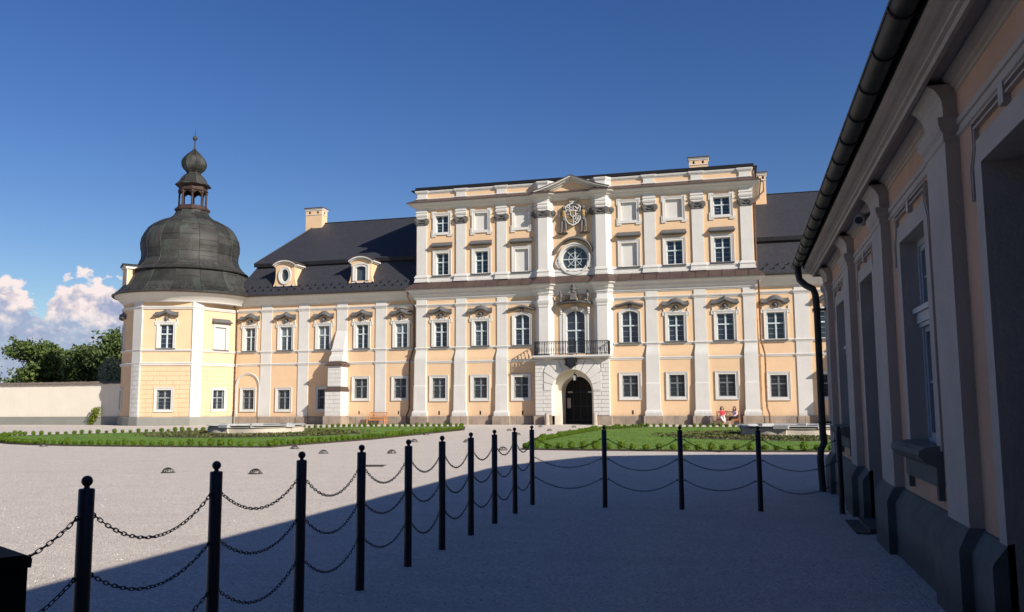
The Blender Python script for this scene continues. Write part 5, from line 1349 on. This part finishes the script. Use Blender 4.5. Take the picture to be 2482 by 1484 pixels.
for k in range(1500):
    v = Vector((rnd.gauss(0, 1), rnd.gauss(0, 1), rnd.gauss(0, 1))).normalized()*rnd.uniform(.6, 1); leaf(mb, (-53.4+v.x*1.3, 63.8+v.y, 4.2+v.z*1.7), rnd.uniform(.06, .13), rnd)
mb.build('foliage', material('pale_leaves', (.22, .26, .17), .7, var=.3, scale=12), T_)
mb = MB(); mb.tube([(-53.4, 63.8, 0), (-53.3, 63.8, 2), (-53.4, 63.7, 4)], .07, 6); mb.build('stem', bark, T_)

# ================================================================ lawns
def smoothpoly(pts, it=2):
    for _ in range(it):
        q_ = []
        for a, b in zip(pts, pts[1:]+pts[:1]): q_ += [(a[0]*.75+b[0]*.25, a[1]*.75+b[1]*.25), (a[0]*.25+b[0]*.75, a[1]*.25+b[1]*.75)]
        pts = q_
    return pts
LB_ = [(-16.15, 29.0), (-20, 28.72), (-25, 28.72), (-29, 29.4), (-32.2, 31.2), (-35.5, 34.4), (-37.3, 37.0), (-36.2, 39.6), (-33.0, 43.6), (-25.8, 54.6), (-24.5, 55.6), (-16.15, 55.9)]
RB_ = [(-24.4-x, y) for x, y in LB_]
def inside(p, poly):
    c = False; x, y = p
    for (x1, y1), (x2, y2) in zip(poly, poly[1:]+poly[:1]):
        if (y1 > y) != (y2 > y) and x < (x2-x1)*(y-y1)/(y2-y1)+x1: c = not c
    return c
grassm = material('mown_lawn', (.085, .175, .020), .9, var=.25, scale=.9, second=(.14, .235, .030), bump=.7, bscale=45)
FOUNT = [(-25.6, 42.0), (2.2, 42.0)]
def lawn(poly, side, fc):
    mb = MB(); n = len(poly)
    mb.face([(x, y, .035) for x, y in poly])
    for a, b in zip(poly, poly[1:]+poly[:1]): mb.face([(a[0], a[1], -.02), (b[0], b[1], -.02), (b[0], b[1], .035), (a[0], a[1], .035)])
    o = mb.build('lawn', grassm); tag(o, f'mown green lawn with box edging on the {side} of the forecourt', kind='structure')
    mb = MB(); e = []
    for i in range(n):                                                   # dark soil strip and metal edge
        p, a, b = Vector(poly[i]), Vector(poly[i-1]), Vector(poly[(i+1) % n]); t_ = (b-a).normalized(); nrm = Vector((t_.y, -t_.x)); 
        if inside(p+nrm*.05, poly): nrm = -nrm
        e.append((p+nrm*.09, p-nrm*.22))
    for i in range(n):
        (a, b), (c, d) = e[i], e[(i+1) % n]
        mb.face([(a.x, a.y, .045), (c.x, c.y, .045), (d.x, d.y, .05), (b.x, b.y, .05)]); mb.face([(a.x, a.y, -.02), (c.x, c.y, -.02), (c.x, c.y, .045), (a.x, a.y, .045)])
    o = mb.build('bed_edge', soil); tag(o, f'dark soil strip edging the {side} lawn', kind='structure')
    mb = MB(); rnd = random.Random(9)
    xs_ = [p[0] for p in poly]; ys_ = [p[1] for p in poly]; k = 0
    while k < 16000:
        x, y = rnd.uniform(min(xs_), max(xs_)), min(ys_)+(max(ys_)-min(ys_))*rnd.random()**1.4
        if x > 4.5 or not inside((x, y), poly) or math.hypot(x-fc[0], y-fc[1]) < 2: continue
        k += 1; h = rnd.uniform(.012, .04); a = rnd.uniform(0, 3.14); w_ = rnd.uniform(.012, .03); l = rnd.gauss(0, .02)
        i = len(mb.v); mb.v += [(x-w_*math.cos(a), y-w_*math.sin(a), .03), (x+w_*math.cos(a), y+w_*math.sin(a), .03), (x+l, y+l, .03+h)]; mb.f.append((i, i+1, i+2))
    o = mb.build('grass', leaf_grass); tag(o, f'short grass tufts over the {side} lawn', 'grass', kind='stuff')
    mb = MB(); k = 0                                                     # low planting on the mound round the fountain
    while k < 5200:
        a, r_ = rnd.uniform(0, 6.28), 2.45+3.55*rnd.random(); x, y = fc[0]+math.cos(a)*r_*1.08, fc[1]+math.sin(a)*r_
        if x > 4.5 or (r_ > 5.0 and rnd.random() < .75) or (x-fc[0] > 0 and side == 'left' and False): continue
        k += 1; z = .03+.07*max(0, 1-(r_-2.1)/3.9); leaf(mb, (x, y, z+rnd.uniform(0, .08 if r_ > 3.2 else .04)), rnd.uniform(.045, .10), rnd, .8)
    o = mb.build('ground_cover', leaf_mound); tag(o, f'brownish green ground cover on the mound round the {side} fountain', 'ground cover', kind='stuff')
    mb = MB(); mb.lathe((fc[0], fc[1], 0), [(6.0, .03), (4.5, .06), (3.0, .09), (1.6, .10), (0, .10)], 40, cap=False); o = mb.build('mound', soil, smooth=60); tag(o, f'low earth mound under the {side} fountain', kind='structure')
PL, PR = smoothpoly(LB_, 1), smoothpoly(RB_, 1)
lawn(PL, 'left', FOUNT[0]); lawn(PR, 'right', FOUNT[1])
# clipped box balls along the borders
def box_proto(seed):
    rnd = random.Random(seed); mb = MB()
    mb.ball((0, 0, .15), .10, .10, .11, 8, 6)
    for k in range(330):
        v = Vector((rnd.gauss(0, 1), rnd.gauss(0, 1), rnd.gauss(0, 1))).normalized(); r_ = rnd.uniform(.75, 1.04)
        leaf(mb, (v.x*.145*r_, v.y*.145*r_, .155+v.z*.15*r_), rnd.uniform(.018, .032), rnd)
    return mb
protos = []
def place_box(x, y, label, group, rnd):
    k = rnd.randrange(4); s = rnd.uniform(.66, .98)
    if len(protos) < 4:
        o = box_proto(len(protos)).build('box_ball', leaf_box); protos.append(o)
    else: o = protos[k].copy(); col.objects.link(o)
    o.location = (x, y, .03); o.scale = (s, s, s*rnd.uniform(.78, 1.1)); o.rotation_euler.z = rnd.uniform(0, 6.28)
    tag(o, label, 'box shrub', group)
def border(poly, side):
    rnd = random.Random(1); n = len(poly); acc = 0; sp = .415; cx = sum(p[0] for p in poly)/n; cy = sum(p[1] for p in poly)/n
    for a, b in zip(poly, poly[1:]+poly[:1]):
        A, B_ = Vector(a), Vector(b); d = B_-A; L = d.length; d.normalize(); nrm = Vector((-d.y, d.x))
        if not inside(tuple((A+B_)/2+nrm*.05), poly): nrm = -nrm
        while acc < L:
            p = A+d*acc+nrm*.15; acc += sp*rnd.uniform(.92, 1.08)
            if p.x > 3.4: continue
            if p.y < 31.6: row, lb = 'front', f'small clipped box ball in the front row edging the {side} lawn'
            elif side == 'left' and p.x > -17 or side == 'right' and p.x < -7.4: row, lb = 'path', f'small clipped box ball in the row beside the central path, {side} lawn'
            elif p.y > 54: row, lb = 'back', f'small clipped box ball in the back row of the {side} lawn'
            else: row, lb = 'far', f'small clipped box ball on the outer curve of the {side} lawn'
            place_box(p.x, p.y, lb, f'box balls in the {row} row of the {side} lawn', rnd)
        acc -= L
border(PL, 'left'); border(PR, 'right')

# ================================================================ fountains
def fountain(cx, cy, label):
    T_ = empty('fountain', (cx, cy, 0), label, 'fountain', 'stone fountain basins in the lawns')
    def quatre(r_, n=96, k=.09):
        return [(cx+(r_*(1+k*math.cos(4*t_+PI)))*math.cos(t_), cy+(r_*(1+k*math.cos(4*t_+PI)))*math.sin(t_)) for t_ in [-2*PI*i/n for i in range(n)]]
    mb = MB(); mb.sweep(quatre(2.08), [(0, .0), (.03, .06), (.05, .24), (.02, .40), (0, .42), (-.3, .42), (-.3, .1)], closed=True)
    body = mb.build('basin', fountst, T_, smooth=35)
    mb = MB()
    for k in range(8):
        a = PI/8+PI/4*k+.15; x, y = cx+2.14*math.cos(a), cy+2.14*math.sin(a); rg = []
        for z, w_, d_ in ((-.02, .26, .22), (.10, .24, .20), (.16, .19, .15), (.30, .20, .17), (.40, .24, .21)):
            c_, s_ = math.cos(a), math.sin(a); rg.append([(x+c_*q[0]*d_-s_*q[1]*w_, y+s_*q[0]*d_+c_*q[1]*w_, z) for q in ((-1, -1), (1, -1), (1, 1), (-1, 1))])
        mb.rings(rg)
    mb.build('pier', fountst, body)
    mb = MB(); mb.sweep(quatre(2.2), [(-.25, .40), (.06, .40), (.12, .43), (.14, .48), (.10, .52), (-.22, .53), (-.25, .50)], closed=True)
    for k in range(8):
        a = PI/8+PI/4*k+.15; x, y = cx+2.18*math.cos(a), cy+2.18*math.sin(a); c_, s_ = math.cos(a), math.sin(a)
        mb.rings([[(x+c_*q[0]*.26-s_*q[1]*.32, y+s_*q[0]*.26+c_*q[1]*.32, z) for q in ((-1, -1), (1, -1), (1, 1), (-1, 1))] for z in (.405, .545)])
    mb.build('coping', fountcap, T_, smooth=35)
    mb = MB(); mb.lathe((cx, cy, .28), [(2.0, 0), (0, .0)], 40, cap=False); mb.build('water', glass, T_)
fountain(*FOUNT[0], 'pale lobed stone fountain basin on the mound of the left lawn')
fountain(*FOUNT[1], 'pale lobed stone fountain basin on the right lawn, cut by the side building')

# loose pebbles lying on the compacted gravel near the camera
rnd = random.Random(77); mb = MB(); k = 0
while k < 15000:
    y = 2.2+15*rnd.random()**1.5; x = rnd.uniform(-1.0*y-1.5, 1.3)
    if x > 1.2 and y < 17: continue
    k += 1; s = rnd.uniform(.003, .0075)*(1.5 if rnd.random() < .06 else 1); a = rnd.uniform(0, 3.14); c_, s_ = math.cos(a)*s, math.sin(a)*s; e = rnd.uniform(.6, .95)
    i = len(mb.v); h = s*rnd.uniform(.5, .9)
    mb.v += [(x+c_, y+s_, 0), (x-s_*e, y+c_*e, 0), (x-c_, y-s_, 0), (x+s_*e, y-c_*e, 0), (x+c_*.45, y+s_*.45, h), (x-c_*.4-s_*.3, y-s_*.4+c_*.3, h*.9), (x+s_*.4, y-c_*.4, h*.95)]
    mb.f += [(i, i+1, i+5, i+4), (i+1, i+2, i+5), (i+2, i+3, i+6, i+5), (i+3, i, i+4, i+6), (i+4, i+5, i+6)]
pebm = bpy.data.materials.new('loose_pebbles'); pebm.use_nodes = True; q = NT(pebm.node_tree); q.n.clear(); out = q.new('ShaderNodeOutputMaterial'); b_ = q.new('ShaderNodeBsdfPrincipled'); b_.inputs['Roughness'].default_value = .9
g_ = q.new('ShaderNodeNewGeometry'); q.link(q.ramp(g_.outputs['Random Per Island'], [(0, (.22, .20, .18)), (.5, (.50, .45, .41)), (1, (.78, .74, .70))]), b_.inputs['Base Color']); q.link(b_.outputs[0], out.inputs[0])
o = mb.build('pebbles', pebm); tag(o, 'loose small pebbles scattered over the near gravel', 'pebbles', kind='stuff')

# ================================================================ ground lamps, drain
def ground_lamp(x, y, label, src=None):
    if src is None:
        T_ = empty('ground_lamp', (x, y, 0), label, 'ground lamp', 'hooded ground lamps in the forecourt')
        mb = MB(); mb.lathe((x, y, 0), [(.17, -.01), (.17, .012), (.13, .022)], 20); mb.build('base_ring', gutterm, T_)
        mb = MB()
        for k in range(7):
            a = PI*k/7
            mb.tube([(x+.135*math.cos(a)*math.cos(b), y+.135*math.sin(a)*math.cos(b), .015+.10*math.sin(b)) for b in [PI*j/10 for j in range(11)]], .009, 4)
        mb.lathe((x, y, 0), [(.085, .088), (.05, .108), (0, .117)], 14, cap=False); mb.build('cage', gutterm, T_)
        mb = MB(); mb.ball((x, y, .02), .08, .08, .06, 10, 6); mb.build('lens', fountcap, T_); return T_
    c = copy_tree(src); c.location = (x, y, 0); tag(c, label); return c
LAMPS = [(-13.26, 17.9, 'left one of the two nearest hooded ground lamps on the gravel'), (-10.98, 18.0, 'right one of the two nearest hooded ground lamps on the gravel'), (-13.26, 25.8, 'hooded ground lamp beyond the third bollard, left of the path'), (-11.05, 26.25, 'hooded ground lamp beyond the fourth bollard, right of the pair'),
         (-13.35, 34.1, 'hooded ground lamp hidden partly by the ball of the fifth bollard'), (-11.03, 34.1, 'hooded ground lamp beside the seventh bollard'), (-26.8, 28.4, 'ground lamp at the front edge of the left lawn, far left'), (-15.7, 28.3, 'ground lamp at the front right corner of the left lawn'),
         (-15.75, 41.9, 'ground lamp beside the path edge of the left lawn'), (-13.1, 48.5, 'ground lamp on the path left of the ninth bollard'), (-10.7, 48.5, 'ground lamp on the path right of the tenth bollard'), (-7.95, 28.6, 'ground lamp seen through the top chain between the eighth and ninth bollards'),
         (-10.9, 42.0, 'ground lamp just behind the ninth bollard'), (-12.97, 56.0, 'ground lamp closest to the left of the portal'), (-10.6, 55.4, 'ground lamp closest to the right of the portal')]
src = None
for x, y, lb in LAMPS:
    o = ground_lamp(x, y, lb, src); src = src or o
dr = empty('drain_grate', (-9.3, 20.8, 0), 'flat drain grate in the gravel beyond the fourth bollard', 'drain', rz=.25)
LOC[dr.name] = (0, 0, 0)
mb = MB()
for k in range(11): mb.box(-.30+.055*k, -.275+.055*k, -.22, .22, .0, .016)
mb.box(-.33, .33, -.25, -.22, 0, .018); mb.box(-.33, .33, .22, .25, 0, .018); mb.build('grate', gutterm, dr)
mb = MB(); mb.box(-.3, .3, -.22, .22, .001, .005); mb.build('recess', iron, dr)

# ================================================================ chain fence
HS = 1.178
def bollard():
    T_ = empty('bollard', (0, 0, 0), 'x', 'bollard', 'bollards of the chain fence')
    mb = MB(); mb.lathe((0, 0, 0), [(.039, -.05), (.039, HS-.006), (.034, HS)], 20); post = mb.build('post', iron, T_, smooth=40)
    mb = MB(); mb.lathe((0, 0, HS-.002), [(.020, 0), (.014, .008), (.013, .02)], 12)
    mb.ball((0, 0, HS+.038), .028, .028, .028, 20, 12); mb.build('ball_finial', iron, T_, smooth=60)
    return T_
def eye(z, ang):
    mb = MB(); c, s_ = math.cos(ang), math.sin(ang)
    mb.tube([(c*.036, s_*.036, z), (c*.050, s_*.050, z)], .007, 6)
    mb.tube([((.060+.012*math.cos(a))*c, (.060+.012*math.cos(a))*s_, z+.012*math.sin(a)) for a in [2*PI*k/10 for k in range(11)]], .0042, 5)
    return mb
B0 = bollard()
YF = [13.42, 12.34, 11.26, 10.21, 9.16, 8.15, 7.04, 5.97, 4.87, 3.746, 2.64]
posts = [(-3.25, y) for y in reversed(YF)] + [(-2.08, 13.33), (-.92, 13.33), (.22, 13.35), (1.34, 13.30)]
names = ['bollard just outside the left edge carrying the first chains', 'largest nearest bollard at the left', 'second nearest bollard, left of the picture', 'third bollard from the left, beyond the ground lamp', 'fourth bollard from the left in the fence row', 'fifth bollard from the left in the fence row', 'sixth bollard from the left in the fence row', 'seventh bollard from the left in the fence row', 'eighth bollard from the left, before the corner', 'ninth bollard, next to the corner bollard of the fence', 'corner bollard where the chain fence turns right',
         'first bollard right of the corner, in front of the right lawn', 'second bollard right of the corner, centre of the right lawn', 'third bollard right of the corner, under the right fountain', 'last bollard of the fence, against the side building']
ATT = (1.035, .735, .43)
for i, ((x, y), lb) in enumerate(zip(posts, names)):
    o = B0 if i == 0 else copy_tree(B0)
    o.location = (x, y, 0); o['label'] = 'black round iron '+lb; o.rotation_euler = (R(.12*math.sin(i*2.1)), R(.12*math.cos(i*1.7)), 0)
    angs = []
    if i > 0: angs.append(math.atan2(posts[i-1][1]-y, posts[i-1][0]-x))
    if i < len(posts)-1: angs.append(math.atan2(posts[i+1][1]-y, posts[i+1][0]-x))
    LOC[o.name] = (0, 0, 0)
    for a in angs:
        for z in ATT: eye(z, a).build('eye_ring', iron, o)
def chain_mesh(L, sag, seed):
    """oval links threaded along a catenary from (0,0,0) to (L,0,0)"""
    rnd = random.Random(seed); mb = MB(); N_ = 200
    z = lambda x: -4*sag*(x/L)*(1-x/L)
    pts = [Vector((L*i/N_, 0, z(L*i/N_))) for i in range(N_+1)]; cum = [0]
    for a, b in zip(pts, pts[1:]): cum.append(cum[-1]+(b-a).length)
    pitch = .0305*1.15; n = round(cum[-1]/pitch); pitch = cum[-1]/n
    def at(s_):
        s_ = max(0, min(cum[-1], s_))
        for i in range(N_):
            if cum[i+1] >= s_: t_ = (s_-cum[i])/(cum[i+1]-cum[i]); return pts[i].lerp(pts[i+1], t_)
        return pts[-1]
    tw = rnd.uniform(0, 1.5)
    for k in range(n):
        s_ = (k+.5)*pitch; c = at(s_); t_ = (at(s_+.01)-at(s_-.01)).normalized(); side = Vector((0, 1, 0)); up_ = t_.cross(side)
        ang = tw+(PI/2 if k % 2 else 0)+rnd.uniform(-.18, .18); w_ = side*math.cos(ang)+up_*math.sin(ang)
        hl, hw = pitch*.5+.0035, .0088; P_ = []
        for j in range(14):
            a = 2*PI*j/14; cc, ss = math.cos(a), math.sin(a)
            P_.append(c+t_*((hl-hw)*(1 if cc > 0 else -1)*(min(1, abs(cc)*3))+hw*cc)+w_*hw*ss)
        P_.append(P_[0]); P_.append(P_[1]); mb.tube(P_, .0033, 4, cap=False)
    return mb
chain_src = {}
ordw = ['left edge to the nearest bollard', 'nearest to the second bollard', 'second to the third bollard', 'third to the fourth bollard', 'fourth to the fifth bollard', 'fifth to the sixth bollard', 'sixth to the seventh bollard', 'seventh to the eighth bollard', 'eighth to the ninth bollard', 'ninth to the corner bollard', 'corner to the first bollard on the right', 'first to second bollard on the right run', 'second to third bollard on the right run', 'third to the last bollard by the side building']
for i in range(len(posts)-1):
    a, b = Vector(posts[i]), Vector(posts[i+1]); d = b-a; L = d.length-.124; dn = d.normalized(); st = a+dn*.062; rz = math.atan2(d.y, d.x)
    for r_, z in enumerate(ATT):
        key = (round(L, 2), r_)
        sag = (.165, .155, .16)[r_]*(1+.10*math.sin(i*2.3+r_))
        o = chain_mesh(L, sag, i*3+r_).build('chain', iron)
        o.location = (st.x, st.y, z); o.rotation_euler.z = rz
        tag(o, f"{['top', 'middle', 'bottom'][r_]} black chain hanging from {ordw[i]}", 'chain', 'chains of the fence')
# dark bin cut by the lower left corner
bn = empty('litter_bin', (-2.75, 2.45, 0), 'black sheet-metal bin with sloping lid at the lower left corner', 'bin')
ux, uy = -.88, .475; vx, vy = -.475, -.88; ox, oy = -2.40, 2.54
Fq = lambda u_, d, z: (ox+ux*u_+vx*d, oy+uy*u_+vy*d, z)
mb = MB(Fq); mb.box(.02, .58, .02, .40, 0.03, 1.055); mb.box(.05, .55, .05, .37, 0, .03); mb.build('body', binm, bn)
mb = MB(Fq)
mb.rings([[(u_, .012, 1.04), (u_, .010, 1.07), (u_, .03, 1.085), (u_, .39, 1.085), (u_, .41, 1.04)] for u_ in (.01, .59)]); mb.build('lid', binm, bn, smooth=40)

# ================================================================ stone bollards at the portal, lantern
for x, lb in ((-13.72, 'round stone wheel guard left of the portal arch'), (-10.20, 'round stone wheel guard right of the portal arch')):
    mb = MB(); mb.lathe((x, 61.35, 0), [(.19, -.02), (.18, .3), (.155, .78), (.14, .84), (.09, .88), (0, .89)], 18, cap=False)
    o = mb.build('stone_bollard', fountstD, smooth=50, loc=(x, 61.35, 0)); tag(o, lb, 'stone bollard', 'wheel guards at the portal')
hl_ = empty('hanging_lantern', (-11.76, 62.1, 3.2), 'glazed lantern hanging in the portal arch', 'lantern')
mb = MB(); x, y = -11.76, 62.1
mb.tube([(x, y, 3.74), (x, y, 3.98)], .012, 5); mb.lathe((x, y, 3.60), [(.17, 0), (.10, .08), (.04, .14)], 4, PI/4); mb.lathe((x, y, 3.20), [(.10, 0), (.13, .03)], 4, PI/4)
for sx in (-1, 1):
    for sy in (-1, 1): mb.tube([(x+sx*.09, y+sy*.09, 3.22), (x+sx*.12, y+sy*.12, 3.61)], .012, 4)
mb.build('frame', iron, hl_)
mb = MB(); mb.lathe((x, y, 3.23), [(.115, 0), (.15, .37)], 4, PI/4, cap=False); mb.build('glazing', fountcap, hl_)

# ================================================================ benches
def bench(x, y, w_, label, mat_, lattice):
    T_ = empty('garden_bench', (x, y, 0), label, 'bench'); Fb = lambda u_, d, z: (x+u_, y+d, z); h = w_/2
    mb = MB(Fb)
    for k in range(5): mb.box(-h+.04, h-.04, -.26+.105*k, -.17+.105*k, .42, .445)
    mb.box(-h+.05, h-.05, -.25, -.225, .33, .418); mb.build('seat', mat_, T_)
    bk = MB(Fb)
    def bp(u_, z): return (u_, .22+(z-.45)*.28, z)
    bk.tube([bp(-h+.03, .93), bp(h-.03, .93)], .03, 4); bk.tube([bp(-h+.03, .52), bp(h-.03, .52)], .024, 4)
    if lattice:
        n = 9
        for k in range(n):
            a = -h+.05+(w_-.1)*k/n; b = a+(w_-.1)/n*1.0
            bk.tube([bp(a, .53), bp(b, .92)], .019, 4); bk.tube([bp(b, .53), bp(a, .92)], .019, 4)
        bk.tube([bp(-h+.03, .72), bp(h-.03, .72)], .014, 4)
    else:
        for k in range(15): a = -h+.08+(w_-.16)*k/14; bk.tube([bp(a, .53), bp(a, .92)], .013, 4)
        for c in (-.12, .12): bk.tube([bp(c-.09, .54), bp(c+.09, .91)], .016, 4); bk.tube([bp(c+.09, .54), bp(c-.09, .91)], .016, 4)
    bk.build('backrest', mat_, T_)
    for sx in (-1, 1):
        mb = MB(Fb); mb.tube([(sx*(h-.02), -.24, 0), (sx*(h-.02), -.24, .64)], .032, 4); mb.build('leg', mat_, T_)
        mb = MB(Fb); mb.tube([(sx*(h-.02), .24, 0), (sx*(h-.02), .21, .44), (sx*(h-.02), .35, .95)], .032, 4); mb.build('leg', mat_, T_)
        mb = MB(Fb); mb.box(sx*(h-.02)-.035, sx*(h-.02)+.035, -.30, .27, .64, .67); mb.build('armrest', mat_, T_)
        mb = MB(Fb); mb.box(sx*(h-.02)-.02, sx*(h-.02)+.02, -.24, .22, .30, .35); mb.build('stretcher', mat_, T_)
    return T_
bench(-27.35, 61.95, 1.5, 'empty orange-brown wooden bench with lattice back by the left buttress', wood, True)
bench(-.92, 61.35, 1.55, 'reddish wooden bench by the palace wall with two women sitting on it', wood2, False)

# ================================================================ people
skin_m = material('skin', (.52, .31, .22), .6, var=.05, scale=8)
def skin_mesh(name, J, E_, root, mat_, parent, sub=2):
    me = bpy.data.meshes.new(name); L = Vector(LOC[parent.name]); me.from_pydata([tuple(Vector(j[0])-L) for j in J], E_, []); me.materials.append(mat_)
    o = bpy.data.objects.new(name, me); col.objects.link(o); o.parent = parent; LOC[o.name] = tuple(L)
    sk = o.modifiers.new('skin', 'SKIN'); me2 = o.data
    if not me2.skin_vertices: 
        bpy.context.view_layer.objects.active = o
    lay = me2.skin_vertices[0].data if me2.skin_vertices else None
    if lay:
        for i, j in enumerate(J): lay[i].radius = j[1] if isinstance(j[1], tuple) else (j[1], j[1])
        lay[root].use_root = True
    sk.use_smooth_shade = True
    s2 = o.modifiers.new('sub', 'SUBSURF'); s2.levels = s2.render_levels = sub
    return o
def person(x, y, label, top, trs, hairc, facing, pose):
    """seated woman; local frame: facing -Y, hips on the seat at z=.47"""
    T_ = empty('person', (x, y, 0), label, 'person')
    c, s_ = math.cos(facing), math.sin(facing)
    def W_(p): return (x+c*p[0]-s_*p[1], y+s_*p[0]+c*p[1], p[2])
    hip, ch, nk = (0, .04, .53), (0, .06, .86), (0, .03, 1.03)
    J = [(W_(hip), .125), (W_((0, .07, .70)), .105), (W_(ch), .125), (W_((0, .05, .97)), .085), (W_(nk), .045), (W_((0, .0, 1.10)), .055), (W_((0, -.01, 1.17)), (.078, .088)), (W_((0, 0, 1.24)), .066)]
    E_ = [(i, i+1) for i in range(7)]
    def addch(root, pts):
        p = root
        for q_, r_ in pts: J.append((W_(q_), r_)); E_.append((p, len(J)-1)); p = len(J)-1
    for i, sx in enumerate((-1, 1)):
        kn, an, ft = pose['leg'][i]
        addch(0, [((sx*.09, -.02, .53), .085), (kn, .055), (tuple(.5*(a+b) for a, b in zip(kn, an)), .048), (an, .034), (tuple(.6*a+.4*b for a, b in zip(an, ft)), .034), (ft, .026)])
        el_, wr_ = pose['arm'][i]
        addch(2, [((sx*.16, .05, .93), .05), (el_, .036), (wr_, .024), (tuple(a+(a-b)*.22 for a, b in zip(wr_, el_)), .026)])
    skin_mesh('body', J, E_, 0, skin_m, T_)
    # hands: palm carries four fingers and a thumb, curled
    hands = []
    for i, sx in enumerate((-1, 1)):
        el_, wr_ = Vector(pose['arm'][i][0]), Vector(pose['arm'][i][1]); d = (wr_-el_).normalized(); sd_ = Vector((1, 0, 0)) if abs(d.x) < .8 else Vector((0, 1, 0)); n_ = d.cross(sd_).normalized(); sd_ = n_.cross(d)
        mb = MB(); base = wr_+d*.075
        for k, ln in enumerate((.055, .066, .062, .048)):
            o_ = sd_*(-.027+.018*k); a_ = base+o_; mb.tube([W_(a_), W_(a_+d*ln*.5-Vector((0, 0, .006))), W_(a_+d*ln-Vector((0, 0, .022)))], [.009, .0085, .007], 5)
        a_ = wr_+d*.03; mb.tube([W_(a_), W_(a_-sd_*sx*.03+d*.02), W_(a_-sd_*sx*.036+d*.05)], [.011, .010, .008], 5)
        mb.build('fingers', skin_m, T_, smooth=60)
    # face
    mb = MB()
    for sx in (-1, 1): mb.ball(W_((sx*.032, -.082, 1.18)), .010, .008, .007, 6, 5)
    mb.build('eyes', iron, T_); mb = MB(); mb.ball(W_((0, -.098, 1.155)), .012, .016, .022, 6, 5); 
    for sx in (-1, 1): mb.ball(W_((sx*.082, .0, 1.165)), .010, .018, .026, 6, 5)
    mb.build('nose_and_ears', skin_m, T_); mb = MB(); mb.ball(W_((0, -.086, 1.115)), .024, .008, .007, 8, 5); mb.build('mouth', material('lips', (.40, .12, .11), .5), T_)
    # hair
    H_ = pose['hair']; mb = MB(); rnd = random.Random(len(label))
    mb.ball(W_((0, .04, 1.215)), .095, .098, .09, 14, 10); mb.ball(W_((0, .055, 1.13)), .092, .065, .12, 12, 8)
    for sx in (-1, 1): mb.tube([W_((sx*.08, .03, 1.22)), W_((sx*.10, .035, 1.13)), W_((sx*.095, .02, 1.13-H_*.5)), W_((sx*.08, .0, 1.12-H_))], [.035, .042, .042, .02], 8)
    mb.tube([W_((0, .08, 1.15)), W_((0, .10, 1.12-H_*.6)), W_((0, .09, 1.10-H_))], [.07, .075, .05], 8); mb.build('hair', hairc, T_, smooth=60)
    # clothes follow the body
    J2 = [(W_(hip), .138), (W_((0, .07, .70)), .120), (W_(ch), .140), (W_((0, .05, .975)), .088)]; E2 = [(0, 1), (1, 2), (2, 3)]
    for i, sx in enumerate((-1, 1)):
        el_, wr_ = pose['arm'][i]; f = pose['sleeve']; sp = tuple(a+(b-a)*f for a, b in zip((sx*.16, .05, .93), el_))
        J2.append((W_((sx*.16, .05, .93)), .062)); E2.append((2, len(J2)-1)); J2.append((W_(sp), .052)); E2.append((len(J2)-2, len(J2)-1))
        if pose['long']: J2.append((W_(tuple(a+(b-a)*.85 for a, b in zip(el_, wr_))), .036)); E2.append((len(J2)-2, len(J2)-1))
    skin_mesh('blouse', J2, E2, 0, top, T_)
    J3 = [(W_((0, .05, .52)), .135)]; E3 = []
    for i, sx in enumerate((-1, 1)):
        kn, an, ft = pose['leg'][i]; J3.append((W_((sx*.09, -.02, .53)), .098)); E3.append((0, len(J3)-1))
        for q_, r_ in ((kn, .068), (tuple(.5*(a+b) for a, b in zip(kn, an)), .062), (tuple(.15*a+.85*b for a, b in zip(kn, an)), .05)): J3.append((W_(q_), r_)); E3.append((len(J3)-2, len(J3)-1))
    skin_mesh('trousers', J3, E3, 0, trs, T_)
    mb = MB()
    for i in range(2):
        kn, an, ft = [Vector(v) for v in pose['leg'][i]]; mb.tube([W_(an+Vector((0, .03, -.03))), W_((an+ft)/2+Vector((0, 0, -.015))), W_(ft+Vector((0, -.02, -.012)))], [.038, .04, .028], 8)
    mb.build('shoes', material('tan_shoes', (.30, .18, .11), .6), T_, smooth=60)
red = material('coral_red_cloth', (.62, .045, .075), .85, var=.12, scale=14); whc = material('white_trouser_cloth', (.72, .68, .66), .85, var=.05, scale=12)
lil = material('pale_lilac_cloth', (.56, .45, .50), .85, var=.1, scale=14); blk = material('black_trouser_cloth', (.018, .017, .02), .85, var=.2, scale=12)
hr1 = material('dark_auburn_hair', (.050, .018, .014), .55, var=.3, scale=30); hr2 = material('brown_hair', (.075, .040, .026), .55, var=.3, scale=30)
person(-1.33, 61.30, 'woman in coral top and white trousers with crossed legs on the bench', red, whc, hr1, .12,
       dict(leg=[((-.10, -.42, .55), (.06, -.50, .26), (.10, -.62, .22)), ((.12, -.42, .50), (.12, -.46, .09), (.13, -.60, .03))], arm=[((-.20, -.04, .72), (-.02, -.24, .64)), ((.21, -.05, .71), (.05, -.26, .66))], hair=.10, sleeve=.7, long=False))
person(-.50, 61.30, 'woman in pale lilac top and black trousers turned sideways on the bench', lil, blk, hr2, -.55,
       dict(leg=[((-.10, -.44, .52), (-.08, -.46, .09), (-.08, -.60, .03)), ((.08, -.44, .60), (-.05, -.52, .24), (-.06, -.66, .20))], arm=[((-.20, -.06, .72), (-.06, -.30, .80)), ((.20, -.06, .70), (.04, -.28, .62))], hair=.20, sleeve=.9, long=True))
